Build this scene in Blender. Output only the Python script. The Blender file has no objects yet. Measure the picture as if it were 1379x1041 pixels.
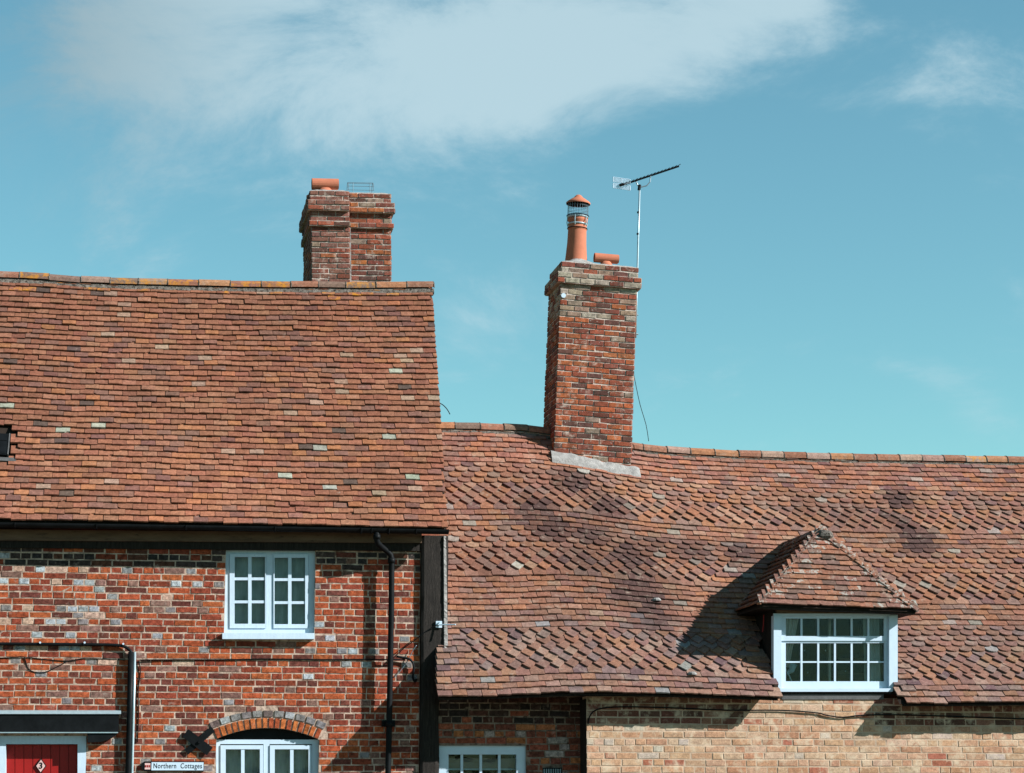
import bpy, math, random
import numpy as np
from mathutils import Vector, Matrix, noise as mnoise
R = random.Random(7)
sc = bpy.context.scene
col = sc.collection
rad = math.radians

# ------------------------------------------------------------------ camera
CAM = Vector((0.0, -26.1, 1.6)); YAW = rad(10.2); PIT = rad(10.1); FPX = 3000.0
cam_d = bpy.data.cameras.new("camera"); cam = bpy.data.objects.new("camera", cam_d); col.objects.link(cam)
cam.location = CAM; cam.rotation_euler = (rad(90) + PIT, 0, -YAW)
cam_d.sensor_width = 36.0; cam_d.lens = 36.0 * FPX / 1379.0; cam_d.clip_start = 0.5; cam_d.clip_end = 5000
sc.camera = cam
# ------------------------------------------------------------------ light
SUN = Vector((1.96, -1.0, 1.33)).normalized()          # towards the sun
SUN_EL = math.asin(SUN.z); SUN_AZ = math.atan2(SUN.x, SUN.y)
sd = bpy.data.lights.new("sun", 'SUN'); sd.energy = 5.0; sd.angle = rad(0.5); sd.color = (1.0, 0.985, 0.955)
so = bpy.data.objects.new("sun", sd); col.objects.link(so)
so.rotation_euler = (-SUN).to_track_quat('-Z', 'Y').to_euler(); so.location = (20, -20, 20)
sc.view_settings.view_transform = 'Standard'; sc.view_settings.look = 'None'
sc.view_settings.gamma = 1.0; sc.view_settings.use_curve_mapping = False
sc.view_settings.exposure = 1.2

def make_world():
    w = bpy.data.worlds.new("World"); sc.world = w; w.use_nodes = True
    nt = w.node_tree; nt.nodes.clear(); N = nt.nodes.new; L = nt.links.new
    out = N('ShaderNodeOutputWorld'); bg = N('ShaderNodeBackground'); bg.inputs['Strength'].default_value = 0.074
    sky = N('ShaderNodeTexSky'); sky.sky_type = 'NISHITA'; sky.sun_disc = False
    sky.sun_elevation = SUN_EL; sky.sun_rotation = SUN_AZ; sky.air_density = 1.0; sky.dust_density = 0.1; sky.ozone_density = 1.2
    tint = N('ShaderNodeMixRGB'); tint.blend_type = 'MULTIPLY'; tint.inputs[0].default_value = 1
    tint.inputs[2].default_value = SKY_TINT
    L(sky.outputs[0], tint.inputs[1])
    tc = N('ShaderNodeTexCoord')
    # soft thin cloud: noise stretched along the wind, thicker where the cloud banks lie
    mp = N('ShaderNodeMapping'); mp.inputs['Scale'].default_value = (5.0, 5.0, 9.0); mp.inputs['Rotation'].default_value = (0, rad(12), 0)
    L(tc.outputs['Generated'], mp.inputs['Vector'])
    n1 = N('ShaderNodeTexNoise'); n1.inputs['Scale'].default_value = 1.6; n1.inputs['Detail'].default_value = 10; n1.inputs['Roughness'].default_value = 0.66
    n1.inputs['Distortion'].default_value = 0.4
    L(mp.outputs[0], n1.inputs['Vector'])
    acc = None
    for (px, py, sx, sy, rot, amt) in CLOUDS:
        d = ray(px, py).normalized()
        vm = N('ShaderNodeVectorMath'); vm.operation = 'SUBTRACT'; vm.inputs[1].default_value = d
        L(tc.outputs['Generated'], vm.inputs[0])
        def dot(vec):
            v = N('ShaderNodeVectorMath'); v.operation = 'DOT_PRODUCT'; v.inputs[1].default_value = vec
            L(vm.outputs[0], v.inputs[0]); return v.outputs['Value']
        c, s = math.cos(rot), math.sin(rot)
        ax = (RX * c + UX * s) * (FPX / sx); ay = (UX * c - RX * s) * (FPX / sy); az = d * 6
        tot = None
        for a in (ax, ay, az):
            m = N('ShaderNodeMath'); m.operation = 'POWER'; m.inputs[1].default_value = 2
            ab = N('ShaderNodeMath'); ab.operation = 'ABSOLUTE'; L(dot(a), ab.inputs[0]); L(ab.outputs[0], m.inputs[0])
            if tot is None: tot = m.outputs[0]
            else:
                ad = N('ShaderNodeMath'); ad.operation = 'ADD'; L(tot, ad.inputs[0]); L(m.outputs[0], ad.inputs[1]); tot = ad.outputs[0]
        ng = N('ShaderNodeMath'); ng.operation = 'MULTIPLY'; ng.inputs[1].default_value = -1; L(tot, ng.inputs[0])
        ex = N('ShaderNodeMath'); ex.operation = 'EXPONENT'; L(ng.outputs[0], ex.inputs[0])
        am = N('ShaderNodeMath'); am.operation = 'MULTIPLY'; am.inputs[1].default_value = amt; L(ex.outputs[0], am.inputs[0])
        if acc is None: acc = am.outputs[0]
        else:
            ad = N('ShaderNodeMath'); ad.operation = 'ADD'; L(acc, ad.inputs[0]); L(am.outputs[0], ad.inputs[1]); acc = ad.outputs[0]
    # noise (0.3..0.7) + banks -> cover
    nm = N('ShaderNodeMapRange'); nm.clamp = False; nm.inputs['From Min'].default_value = 0.3; nm.inputs['From Max'].default_value = 0.7
    nm.inputs['To Min'].default_value = -0.08; nm.inputs['To Max'].default_value = 0.86; L(n1.outputs['Fac'], nm.inputs['Value'])
    ad = N('ShaderNodeMath'); ad.operation = 'ADD'; L(nm.outputs[0], ad.inputs[0]); L(acc, ad.inputs[1])
    mr = N('ShaderNodeMapRange'); mr.interpolation_type = 'SMOOTHERSTEP'
    mr.inputs['From Min'].default_value = 0.38; mr.inputs['From Max'].default_value = 1.38; mr.inputs['To Min'].default_value = 0.02
    mr.inputs['To Max'].default_value = 0.76
    L(ad.outputs[0], mr.inputs['Value'])
    mix = N('ShaderNodeMixRGB'); L(mr.outputs[0], mix.inputs[0]); L(tint.outputs[0], mix.inputs[1])
    # the cloud bank greys where it is thickest, towards the left
    gd = ray(-60, 60).normalized(); vs = N('ShaderNodeVectorMath'); vs.operation = 'DISTANCE'; vs.inputs[1].default_value = gd; L(tc.outputs['Generated'], vs.inputs[0])
    gm = N('ShaderNodeMapRange'); gm.interpolation_type = 'SMOOTHSTEP'; gm.inputs['From Min'].default_value = 0.0; gm.inputs['From Max'].default_value = 0.17
    L(vs.outputs['Value'], gm.inputs['Value'])
    cc = N('ShaderNodeMixRGB'); cc.inputs[1].default_value = tuple(c * .57 for c in CLOUD_COL[:3]) + (1,); cc.inputs[2].default_value = CLOUD_COL; L(gm.outputs[0], cc.inputs[0])
    L(cc.outputs[0], mix.inputs[2])
    L(mix.outputs[0], bg.inputs['Color']); L(bg.outputs[0], out.inputs['Surface'])

_m = Matrix.Rotation(-YAW, 3, 'Z') @ Matrix.Rotation(rad(90) + PIT, 3, 'X')
RX = _m @ Vector((1, 0, 0)); UX = _m @ Vector((0, 1, 0)); FX = _m @ Vector((0, 0, -1))
def ray(px, py):
    """direction of the sight line through a point measured in the photograph"""
    return FX + RX * ((px - 689.5) / FPX) + UX * ((520.5 - py) / FPX)
def P(px, py, Y):
    """where that sight line meets the upright plane at depth Y"""
    d = ray(px, py); return CAM + d * ((Y - CAM.y) / d.y)
SKY_TINT = (0.555, 0.90, 0.79, 1)
CLOUD_COL = (3.4, 4.4, 4.8, 1)
CLOUDS = [(230, 20, 170, 120, 0.3, 0.46), (430, 40, 300, 130, 0.0, 0.42), (700, 90, 210, 90, 0.25, 0.62), (560, 150, 200, 60, 0.1, 0.25), (900, 60, 170, 80, 0.1, 0.36), (1050, -5, 110, 55, 0.15, 0.62), (1150, 45, 60, 22, 0.2, 0.24),
          (60, 90, 300, 200, 0.0, 0.46), (1285, 118, 42, 26, 0.7, 0.22), (1232, 120, 26, 20, 0.4, 0.24), (1240, 180, 44, 22, -0.2, 0.26), (1230, 500, 110, 20, -0.15, 0.30), (1330, 560, 110, 34, -0.5, 0.34), (660, 430, 110, 60, 0, 0.16)]
make_world()

# ------------------------------------------------------------------ materials
def nodemat(name, rough=0.9, spec=0.25, metal=0.0):
    m = bpy.data.materials.new(name); m.use_nodes = True
    nt = m.node_tree; b = nt.nodes['Principled BSDF']
    b.inputs['Roughness'].default_value = rough; b.inputs['Metallic'].default_value = metal
    b.inputs['Specular IOR Level'].default_value = spec
    return m, nt, b
def mixn(nt, kind, fac, a, b):
    n = nt.nodes.new('ShaderNodeMixRGB'); n.blend_type = kind
    for i, v in enumerate((fac, a, b)):
        if isinstance(v, bpy.types.NodeSocket): nt.links.new(v, n.inputs[i])
        elif isinstance(v, (int, float)): n.inputs[i].default_value = v if i == 0 else (v, v, v, 1)
        else: n.inputs[i].default_value = (*v[:3], 1)
    return n.outputs[0]
def noisen(nt, scale, detail=4, rough=0.6, vec=None, dist=0.0):
    n = nt.nodes.new('ShaderNodeTexNoise'); n.inputs['Scale'].default_value = scale
    n.inputs['Detail'].default_value = detail; n.inputs['Roughness'].default_value = rough; n.inputs['Distortion'].default_value = dist
    if vec is not None: nt.links.new(vec, n.inputs['Vector'])
    return n.outputs['Fac']
def rampn(nt, fac, a, b, lo=0.0, hi=1.0):
    n = nt.nodes.new('ShaderNodeMapRange'); nt.links.new(fac, n.inputs['Value'])
    n.inputs['From Min'].default_value = a; n.inputs['From Max'].default_value = b
    n.inputs['To Min'].default_value = lo; n.inputs['To Max'].default_value = hi
    return n.outputs[0]
def posn(nt): return nt.nodes.new('ShaderNodeNewGeometry').outputs['Position']
def bump(nt, b, h, strength, dist=0.01):
    n = nt.nodes.new('ShaderNodeBump'); n.inputs['Strength'].default_value = strength; n.inputs['Distance'].default_value = dist
    nt.links.new(h, n.inputs['Height']); nt.links.new(n.outputs[0], b.inputs['Normal'])
def piece_mat(name, spots=None, spot_amt=(0.6, 0.7), spot_scale=9, rough=0.92, mott=0.35, grime=(0.05, 0.04, 0.035), gr=(0.62, 0.78), spots2=None, bump_s=0.35):
    """material of tiles and bricks: each piece has its own clay colour, weathering on top"""
    m, nt, b = nodemat(name, rough, 0.06)
    oi = nt.nodes.new('ShaderNodeObjectInfo'); at = nt.nodes.new('ShaderNodeVertexColor'); at.layer_name = 'tint'
    c = mixn(nt, 'MULTIPLY', 1, oi.outputs['Color'], at.outputs['Color'])
    p = posn(nt)
    n1 = noisen(nt, 22, 5, 0.65, p)
    c = mixn(nt, 'MULTIPLY', 1, c, mixn(nt, 'MIX', rampn(nt, n1, 0.3, 0.7), (1 - mott,) * 3, (1 + mott,) * 3))
    n2 = noisen(nt, 75, 4, 0.7, p)
    c = mixn(nt, 'MULTIPLY', 1, c, mixn(nt, 'MIX', rampn(nt, n2, 0.3, 0.7), (0.72,) * 3, (1.28,) * 3))
    n3 = noisen(nt, 6.5, 6, 0.7, p, 0.5)
    c = mixn(nt, 'MIX', rampn(nt, n3, gr[0], gr[1], 0, 0.6), c, grime)
    if spots:
        n4 = noisen(nt, spot_scale, 6, 0.68, p, 0.3)
        c = mixn(nt, 'MIX', rampn(nt, n4, spot_amt[0], spot_amt[1], 0, 0.85), c, spots)
    if spots2:
        n5 = noisen(nt, 34, 3, 0.6, p)
        c = mixn(nt, 'MIX', rampn(nt, n5, 0.66, 0.72, 0, 0.8), c, spots2)
    nt.links.new(c, b.inputs['Base Color'])
    bump(nt, b, noisen(nt, 120, 5, 0.7, p), bump_s, 0.004)
    return m
KM = 0.86
def plain_mat(name, c, rough=0.6, spec=0.4, metal=0.0, var=0.2, scale=12, bmp=0.1, dirt=None, dirt_r=(0.55, 0.7), stretch=None):
    c = [x * KM for x in c]; dirt = [x * KM for x in dirt] if dirt else None
    m, nt, b = nodemat(name, rough, spec * .45, metal)
    p = posn(nt)
    if stretch:
        mp = nt.nodes.new('ShaderNodeMapping'); mp.inputs['Scale'].default_value = stretch; nt.links.new(p, mp.inputs['Vector']); p = mp.outputs[0]
    n1 = noisen(nt, scale, 5, 0.6, p)
    cc = mixn(nt, 'MIX', rampn(nt, n1, 0.3, 0.7), [x * (1 - var) for x in c], [min(1, x * (1 + var)) for x in c])
    if dirt:
        cc = mixn(nt, 'MIX', rampn(nt, noisen(nt, scale * 1.7, 6, 0.7, p, 0.4), dirt_r[0], dirt_r[1]), cc, dirt)
    nt.links.new(cc, b.inputs['Base Color'])
    if bmp: bump(nt, b, noisen(nt, scale * 5, 4, 0.6, p), bmp, 0.01)
    return m
def glass_mat():
    m = bpy.data.materials.new('window_glass'); m.use_nodes = True; nt = m.node_tree; nt.nodes.clear()
    o = nt.nodes.new('ShaderNodeOutputMaterial'); mx = nt.nodes.new('ShaderNodeMixShader')
    tr = nt.nodes.new('ShaderNodeBsdfTransparent'); tr.inputs[0].default_value = (0.82, 0.87, 0.87, 1)
    gl = nt.nodes.new('ShaderNodeBsdfGlossy'); gl.inputs['Roughness'].default_value = 0.03
    fr = nt.nodes.new('ShaderNodeFresnel'); fr.inputs[0].default_value = 1.28
    bp = nt.nodes.new('ShaderNodeBump'); bp.inputs['Strength'].default_value = 0.15; bp.inputs['Distance'].default_value = 0.02
    nt.links.new(noisen(nt, 5, 2, 0.5, posn(nt)), bp.inputs['Height']); nt.links.new(bp.outputs[0], gl.inputs['Normal'])
    nt.links.new(fr.outputs[0], mx.inputs[0]); nt.links.new(tr.outputs[0], mx.inputs[1]); nt.links.new(gl.outputs[0], mx.inputs[2])
    nt.links.new(mx.outputs[0], o.inputs[0]); return m
M = dict(
    tile=piece_mat('clay_tile', spots=(0.25, 0.19, 0.155), spot_amt=(0.62, 0.80), mott=0.30, gr=(0.64, 0.80)),
    tile_r=piece_mat('old_clay_tile', spots=(0.23, 0.18, 0.145), spot_amt=(0.55, 0.76), mott=0.30, gr=(0.60, 0.76), spots2=None),
    tile_y=piece_mat('clay_tile_yellow_lichen', spots=(0.36, 0.150, 0.018), spot_amt=(0.47, 0.62), spot_scale=13, mott=0.25),
    tile_p=piece_mat('clay_tile_pale_lichen', spots=(0.25, 0.24, 0.215), spot_amt=(0.50, 0.58), spot_scale=17, mott=0.3),
    brick=piece_mat('red_brick', spots=(0.36, 0.28, 0.235), spot_amt=(0.60, 0.80), mott=0.60, gr=(0.60, 0.74), spot_scale=7, bump_s=0.6),
    brick_c=piece_mat('chimney_brick', spots=(0.38, 0.32, 0.27), spot_amt=(0.56, 0.74), mott=0.38, gr=(0.50, 0.66), spot_scale=8, bump_s=0.8, spots2=(0.33, 0.32, 0.29)),
    brick_y=piece_mat('buff_brick', spots=(0.46, 0.37, 0.27), spot_amt=(0.50, 0.66), mott=0.25, gr=(0.68, 0.84), spot_scale=6, bump_s=0.6),
    mortar=plain_mat('lime_mortar', (0.42, 0.315, 0.25), 0.95, 0.1, var=0.35, scale=6, bmp=0.5, dirt=(0.12, 0.07, 0.052), dirt_r=(0.46, 0.64)),
    mortar_shade=plain_mat('shaded_mortar', (0.20, 0.150, 0.120), 0.95, 0.1, var=0.4, scale=6, bmp=0.5, dirt=(0.05, 0.035, 0.028), dirt_r=(0.46, 0.64)),  # darker copy of the lime mortar, with eaves shade in its colour
    mortar_y=plain_mat('buff_mortar', (0.43, 0.32, 0.235), 0.95, 0.1, var=0.25, scale=6, bmp=0.5, dirt=(0.20, 0.15, 0.11), dirt_r=(0.56, 0.72)),
    mortar_c=plain_mat('chimney_mortar', (0.46, 0.38, 0.33), 0.95, 0.1, var=0.3, scale=8, bmp=0.6, dirt=(0.11, 0.085, 0.07), dirt_r=(0.52, 0.70)),
    flaunch=plain_mat('grey_cement', (0.26, 0.25, 0.24), 0.95, 0.1, var=0.3, scale=14, bmp=0.8, dirt=(0.13, 0.12, 0.11), dirt_r=(0.56, 0.7)),
    bedding=plain_mat('ridge_bedding_mortar', (0.13, 0.115, 0.10), 0.95, 0.1, var=0.5, scale=16, bmp=0.8, dirt=(0.03, 0.025, 0.02), dirt_r=(0.50, 0.6)),
    terra=plain_mat('terracotta', (0.385, 0.132, 0.076), 0.8, 0.25, var=0.1, scale=7, bmp=0.1, dirt=(0.36, 0.13, 0.08), dirt_r=(0.56, 0.8)),
    white=plain_mat('white_paint', (0.47, 0.58, 0.68), 0.45, 0.4, var=0.05, scale=9, bmp=0.06, dirt=(0.42, 0.50, 0.53), dirt_r=(0.62, 0.8)),
    white_w=plain_mat('weathered_white_paint', (0.46, 0.565, 0.665), 0.6, 0.3, var=0.07, scale=14, bmp=0.12, dirt=(0.24, 0.26, 0.26), dirt_r=(0.66, 0.72), stretch=(3, 3, 0.6)),
    black=plain_mat('black_paint', (0.006, 0.007, 0.008), 0.5, 0.16, var=0.4, scale=8, bmp=0.1),
    blackwood=plain_mat('tarred_timber', (0.017, 0.014, 0.012), 0.75, 0.3, var=0.5, scale=10, bmp=0.7, dirt=(0.075, 0.062, 0.055), dirt_r=(0.56, 0.78), stretch=(5, 5, 0.45)),
    wood=plain_mat('brown_timber', (0.13, 0.085, 0.06), 0.85, 0.2, var=0.3, scale=7, bmp=0.4, dirt=(0.035, 0.025, 0.02), dirt_r=(0.58, 0.68), stretch=(0.5, 1, 3)),
    grey=plain_mat('galvanised_steel', (0.36, 0.46, 0.50), 0.4, 0.5, metal=0.5, var=0.12, scale=20, bmp=0.05),
    wire=plain_mat('steel_wire', (0.20, 0.26, 0.30), 0.45, 0.5, metal=0.5, var=0.1, scale=20, bmp=0),
    dark=plain_mat('dark_interior', (0.012, 0.013, 0.013), 0.95, 0.1, var=0.2, scale=3, bmp=0),
    deck=plain_mat('roof_underlay', (0.022, 0.016, 0.013), 0.95, 0.1, var=0.3, scale=5, bmp=0),
    slate=plain_mat('slate_grey_pipe', (0.16, 0.20, 0.22), 0.35, 0.9, var=0.12, scale=20, bmp=0.05),
    lead=plain_mat('lead_flashing', (0.085, 0.085, 0.085), 0.6, 0.4, var=0.3, scale=10, bmp=0.3),
    red=plain_mat('red_door_paint', (0.26, 0.011, 0.010), 0.4, 0.4, var=0.1, scale=8, bmp=0.05),
    curtain=plain_mat('curtain_cloth', (0.62, 0.55, 0.50), 0.9, 0.1, var=0.15, scale=20, bmp=0.1),
    net=plain_mat('net_curtain', (0.48, 0.49, 0.48), 0.9, 0.1, var=0.3, scale=3, bmp=0, stretch=(3, 1, 0.7)),
    blind=plain_mat('blind_cloth', (0.34, 0.27, 0.25), 0.9, 0.1, var=0.1, scale=6, bmp=0),
    asphalt=plain_mat('asphalt', (0.055, 0.054, 0.052), 0.9, 0.2, var=0.2, scale=30, bmp=0.4),
    lane=plain_mat('warm_bounce_lane', (0.15, 0.11, 0.08), 0.9, 0.2, var=0.2, scale=30, bmp=0.4),  # unseen road, buff tone chosen to bounce warm light into the shade
    warm_bounce_paving=plain_mat('warm_bounce_paving', (0.17, 0.125, 0.09), 0.9, 0.2, var=0.2, scale=4, bmp=0.2),  # unseen pavement, warmed likewise for its bounce
    backroof=plain_mat('rear_roof_tile', (0.22, 0.09, 0.06), 0.9, 0.2, var=0.3, scale=9, bmp=0.3),
    rearwall=plain_mat('rear_brickwork', (0.26, 0.09, 0.055), 0.9, 0.2, var=0.3, scale=9, bmp=0.5),
    pink=plain_mat('pink_plaque', (0.60, 0.40, 0.38), 0.5, 0.3, var=0.1, scale=20, bmp=0),
    glass=glass_mat(),
)
# ------------------------------------------------------------------ mesh helpers
def mk(name, verts, faces, mat, parent=None, kind=None, smooth=False, tint=None):
    me = bpy.data.meshes.new(name); me.from_pydata([tuple(v) for v in verts], [], faces)
    me.materials.append(mat)
    if smooth: me.polygons.foreach_set('use_smooth', [True] * len(me.polygons))
    me.update()
    o = bpy.data.objects.new(name, me); col.objects.link(o)
    if parent is not None: o.parent = parent
    if kind: o['kind'] = kind
    return o
def thing(name, label, cat, loc=(0, 0, 0), group=None):
    o = bpy.data.objects.new(name, None); col.objects.link(o); o.location = loc; o['label'] = label; o['category'] = cat
    o.empty_display_size = 0.3
    if group: o['group'] = group
    return o
class MB:
    def __init__(s): s.v = []; s.f = []
    def add(s, v, f):
        k = len(s.v); s.v += [tuple(x) for x in v]; s.f += [tuple(i + k for i in q) for q in f]; return s
    def hexa(s, a):   # 8 points: 4 front (ccw seen from front), 4 back
        return s.add(a, [(0, 1, 2, 3), (7, 6, 5, 4), (0, 4, 5, 1), (1, 5, 6, 2), (2, 6, 7, 3), (3, 7, 4, 0)])
    def box(s, x0, x1, y0, y1, z0, z1):
        return s.hexa([(x0, y0, z0), (x1, y0, z0), (x1, y0, z1), (x0, y0, z1), (x0, y1, z0), (x1, y1, z0), (x1, y1, z1), (x0, y1, z1)])
    def quad(s, px0, py0, px1, py1, Y, dep, skew=None):
        """upright board with its front at depth Y, measured in the photograph"""
        a = [P(px0, py1, Y), P(px1, py1, Y), P(px1, py0, Y), P(px0, py0, Y)]
        b = [p + Vector((0, dep, 0)) for p in a]; return s.hexa(a + b)
    def tube(s, pts, r, n=8, cap=True):
        pts = [Vector(p) for p in pts]; rr = r if isinstance(r, (list, tuple)) else [r] * len(pts)
        k = len(s.v); prev = None
        for i, p in enumerate(pts):
            t = (pts[min(i + 1, len(pts) - 1)] - pts[max(i - 1, 0)]).normalized()
            if prev is None:
                u = t.cross(Vector((0, 0, 1)))
                if u.length < 0.05: u = t.cross(Vector((0, 1, 0)))
            else: u = prev - t * prev.dot(t)
            u.normalize(); prev = u; w = t.cross(u)
            for j in range(n):
                a = 2 * math.pi * j / n; s.v.append(tuple(p + (u * math.cos(a) + w * math.sin(a)) * rr[i]))
        for i in range(len(pts) - 1):
            for j in range(n):
                a = k + i * n + j; b = k + i * n + (j + 1) % n; s.f.append((a, b, b + n, a + n))
        if cap: s.f.append(tuple(range(k + n - 1, k - 1, -1))); s.f.append(tuple(k + (len(pts) - 1) * n + j for j in range(n)))
        return s
    def lathe(s, c, prof, n=24):
        k = len(s.v); c = Vector(c)
        for r, z in prof:
            for j in range(n):
                a = 2 * math.pi * j / n; s.v.append((c.x + r * math.cos(a), c.y + r * math.sin(a), c.z + z))
        for i in range(len(prof) - 1):
            for j in range(n):
                a = k + i * n + j; b = k + i * n + (j + 1) % n; s.f.append((a, b, b + n, a + n))
        s.f.append(tuple(k + (len(prof) - 1) * n + j for j in range(n)))
        return s
    def out(s, name, mat, parent=None, kind=None, smooth=False): return mk(name, s.v, s.f, mat, parent, kind, smooth)

# pieces: shared templates; the largest 300 in view become objects, the rest one joined mesh
class Pieces:
    def __init__(s): s.items = []
    def add(s, tpl, mat4, color, matkey, size=None): s.items.append([tpl, mat4, color, matkey, size])
    def emit(s, name, parent, limit=300, parentmat=None, budget_from=None):
        pm = parentmat or Matrix.Identity(4)
        def screen(it):
            c = pm @ it[1].translation - CAM
            z = c.dot(FX); x = c.dot(RX) / z * FPX + 689.5; y = 520.5 - c.dot(UX) / z * FPX
            inside = (-8 < x < 1387) and (-8 < y < 1049)
            hid = 0.02 if (it[4] is not None and it[4] < 0) else 1.0
            area = abs(it[4]) if it[4] else 1.0
            return (area / (z * z)) * hid if inside else 1e-9 * area
        order = sorted(s.items, key=screen, reverse=True)
        n = 0
        for it in order[:limit]:
            tpl, mt, c, mk_, sz = it
            key = (tpl, mk_)
            me = TPL_MESH.get(key)
            if me is None:
                v, f = TPL[tpl]; me = bpy.data.meshes.new(name); me.from_pydata(v, [], f); me.materials.append(M[mk_])
                ca = me.color_attributes.new('tint', 'FLOAT_COLOR', 'POINT')
                ca.data.foreach_set('color', [1.0] * (4 * len(v))); me.update(); TPL_MESH[key] = me
            o = bpy.data.objects.new(name, me); col.objects.link(o); o.parent = parent; o.matrix_local = mt; o.color = (*c[:3], 1)
        rest = {}
        for it in order[limit:]: rest.setdefault(it[3], []).append(it)
        for mk_, its in rest.items():
            V = []; F = []; C = []; k = 0
            for tpl, mt, c, _, _ in its:
                v, f = TPL[tpl]; a = np.array(mt)
                vv = np.array(v) @ a[:3, :3].T + a[:3, 3]
                V.append(vv); F += [tuple(i + k for i in q) for q in f]; C.append(np.tile(np.array([*c[:3], 1.0]), (len(v), 1))); k += len(v)
            V = np.concatenate(V); C = np.concatenate(C)
            me = bpy.data.meshes.new(name); me.from_pydata(V.tolist(), [], F); me.materials.append(M[mk_])
            ca = me.color_attributes.new('tint', 'FLOAT_COLOR', 'POINT'); ca.data.foreach_set('color', C.ravel().tolist()); me.update()
            o = bpy.data.objects.new(name + ('_field' if name == 'tile' else '_mass'), me); col.objects.link(o); o.parent = parent; o['kind'] = 'stuff'; o.color = (1, 1, 1, 1)
TPL = {}; TPL_MESH = {}
def extrude_outline(ol, t, camber=0.0, bottom_in=0.0):
    n = len(ol)
    top = [(x, y, t + camber * (1 - (x / 0.085) ** 2)) for x, y in ol]; bot = [(x, y, camber * (1 - (x / 0.085) ** 2)) for x, y in ol]
    f = [tuple(range(n)), tuple(range(2 * n - 1, n - 1, -1))] + [(i, i + n, (i + 1) % n + n, (i + 1) % n) for i in range(n)]
    return top + bot, f
def make_templates():
    r = random.Random(3)
    for k in range(10):
        w = 0.083; L = 0.20; j = lambda a: r.uniform(-a, a)
        t = 0.017 + j(0.003); cb = r.uniform(-0.001, 0.005)
        ol = [(-w, L), (-w + j(.001), 0.002 + j(.004)), (-w * .4, j(.0025)), (w * .4, j(.0025)), (w + j(.001), 0.002 + j(.004)), (w, L)]
        if k == 8: ol = [(-w, L), (-w, 0.03), (-w * .55, 0.004), (w * .4, 0), (w, 0.003), (w, L)]
        if k == 9: ol = [(-w, L), (-w, 0), (w * .3, 0.003), (w * .55, 0.02), (w, 0.028), (w, L)]
        TPL['tile%d' % k] = extrude_outline(ol, t, cb)
    for k in range(5):
        j = lambda a: r.uniform(-a, a); w = 0.083
        d = 0.070 + j(.006)
        ol = [(-w, 0.20)] + [(-w * math.cos(math.pi * i / 8), d - d * math.sin(math.pi * i / 8) + j(.0015)) for i in range(9)] + [(w, 0.20)]
        TPL['club%d' % k] = extrude_outline(ol, 0.018 + j(.002), 0.003)
        d = 0.098 + j(.008)
        ol = [(-w, 0.21), (-w, d), (-w * .08, j(.002)), (w * .08, j(.002)), (w, d + j(.004)), (w, 0.21)]
        TPL['arrow%d' % k] = extrude_outline(ol, 0.018 + j(.002), 0.002)
    for nm, w in (('stretcher', 0.2275), ('header', 0.109)):
        for k in range(6):
            j = lambda a: r.uniform(-a, a)
            hw = w / 2; hh = 0.033; iv = 0.0035
            rim = [(-hw, .0005, -hh), (0 + j(.02), .0005, -hh + j(.0015)), (hw, .0005, -hh), (hw, .0005, hh), (0 + j(.02), .0005, hh + j(.0015)), (-hw, .0005, hh)]
            rim = [(x + j(.002), y, z + j(.0018)) for x, y, z in rim]
            fr = [(x * (1 - iv / hw), -.0035 + j(.001), z * (1 - iv / hh)) for x, y, z in rim]
            bk = [(x, .03, z) for x, y, z in rim]
            v = fr + rim + bk; n = 6
            f = [tuple(range(6))] + [(i + 6, (i + 1) % 6 + 6, (i + 1) % 6, i) for i in range(6)] + [(i + 12, (i + 1) % 6 + 12, (i + 1) % 6 + 6, i + 6) for i in range(6)]
            TPL['%s%d' % (nm, k)] = (v, f)
make_templates()
def interp(tab, x):
    if x <= tab[0][0]: return tab[0][1]
    for (a, b), (c, d) in zip(tab, tab[1:]):
        if x <= c:
            t = (x - a) / (c - a); t = t * t * (3 - 2 * t) * 0.5 + t * 0.5
            return b + (d - b) * t
    return tab[-1][1]
def vn(x, y=0.0, z=0.0): return mnoise.noise(Vector((x, y, z)))

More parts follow.
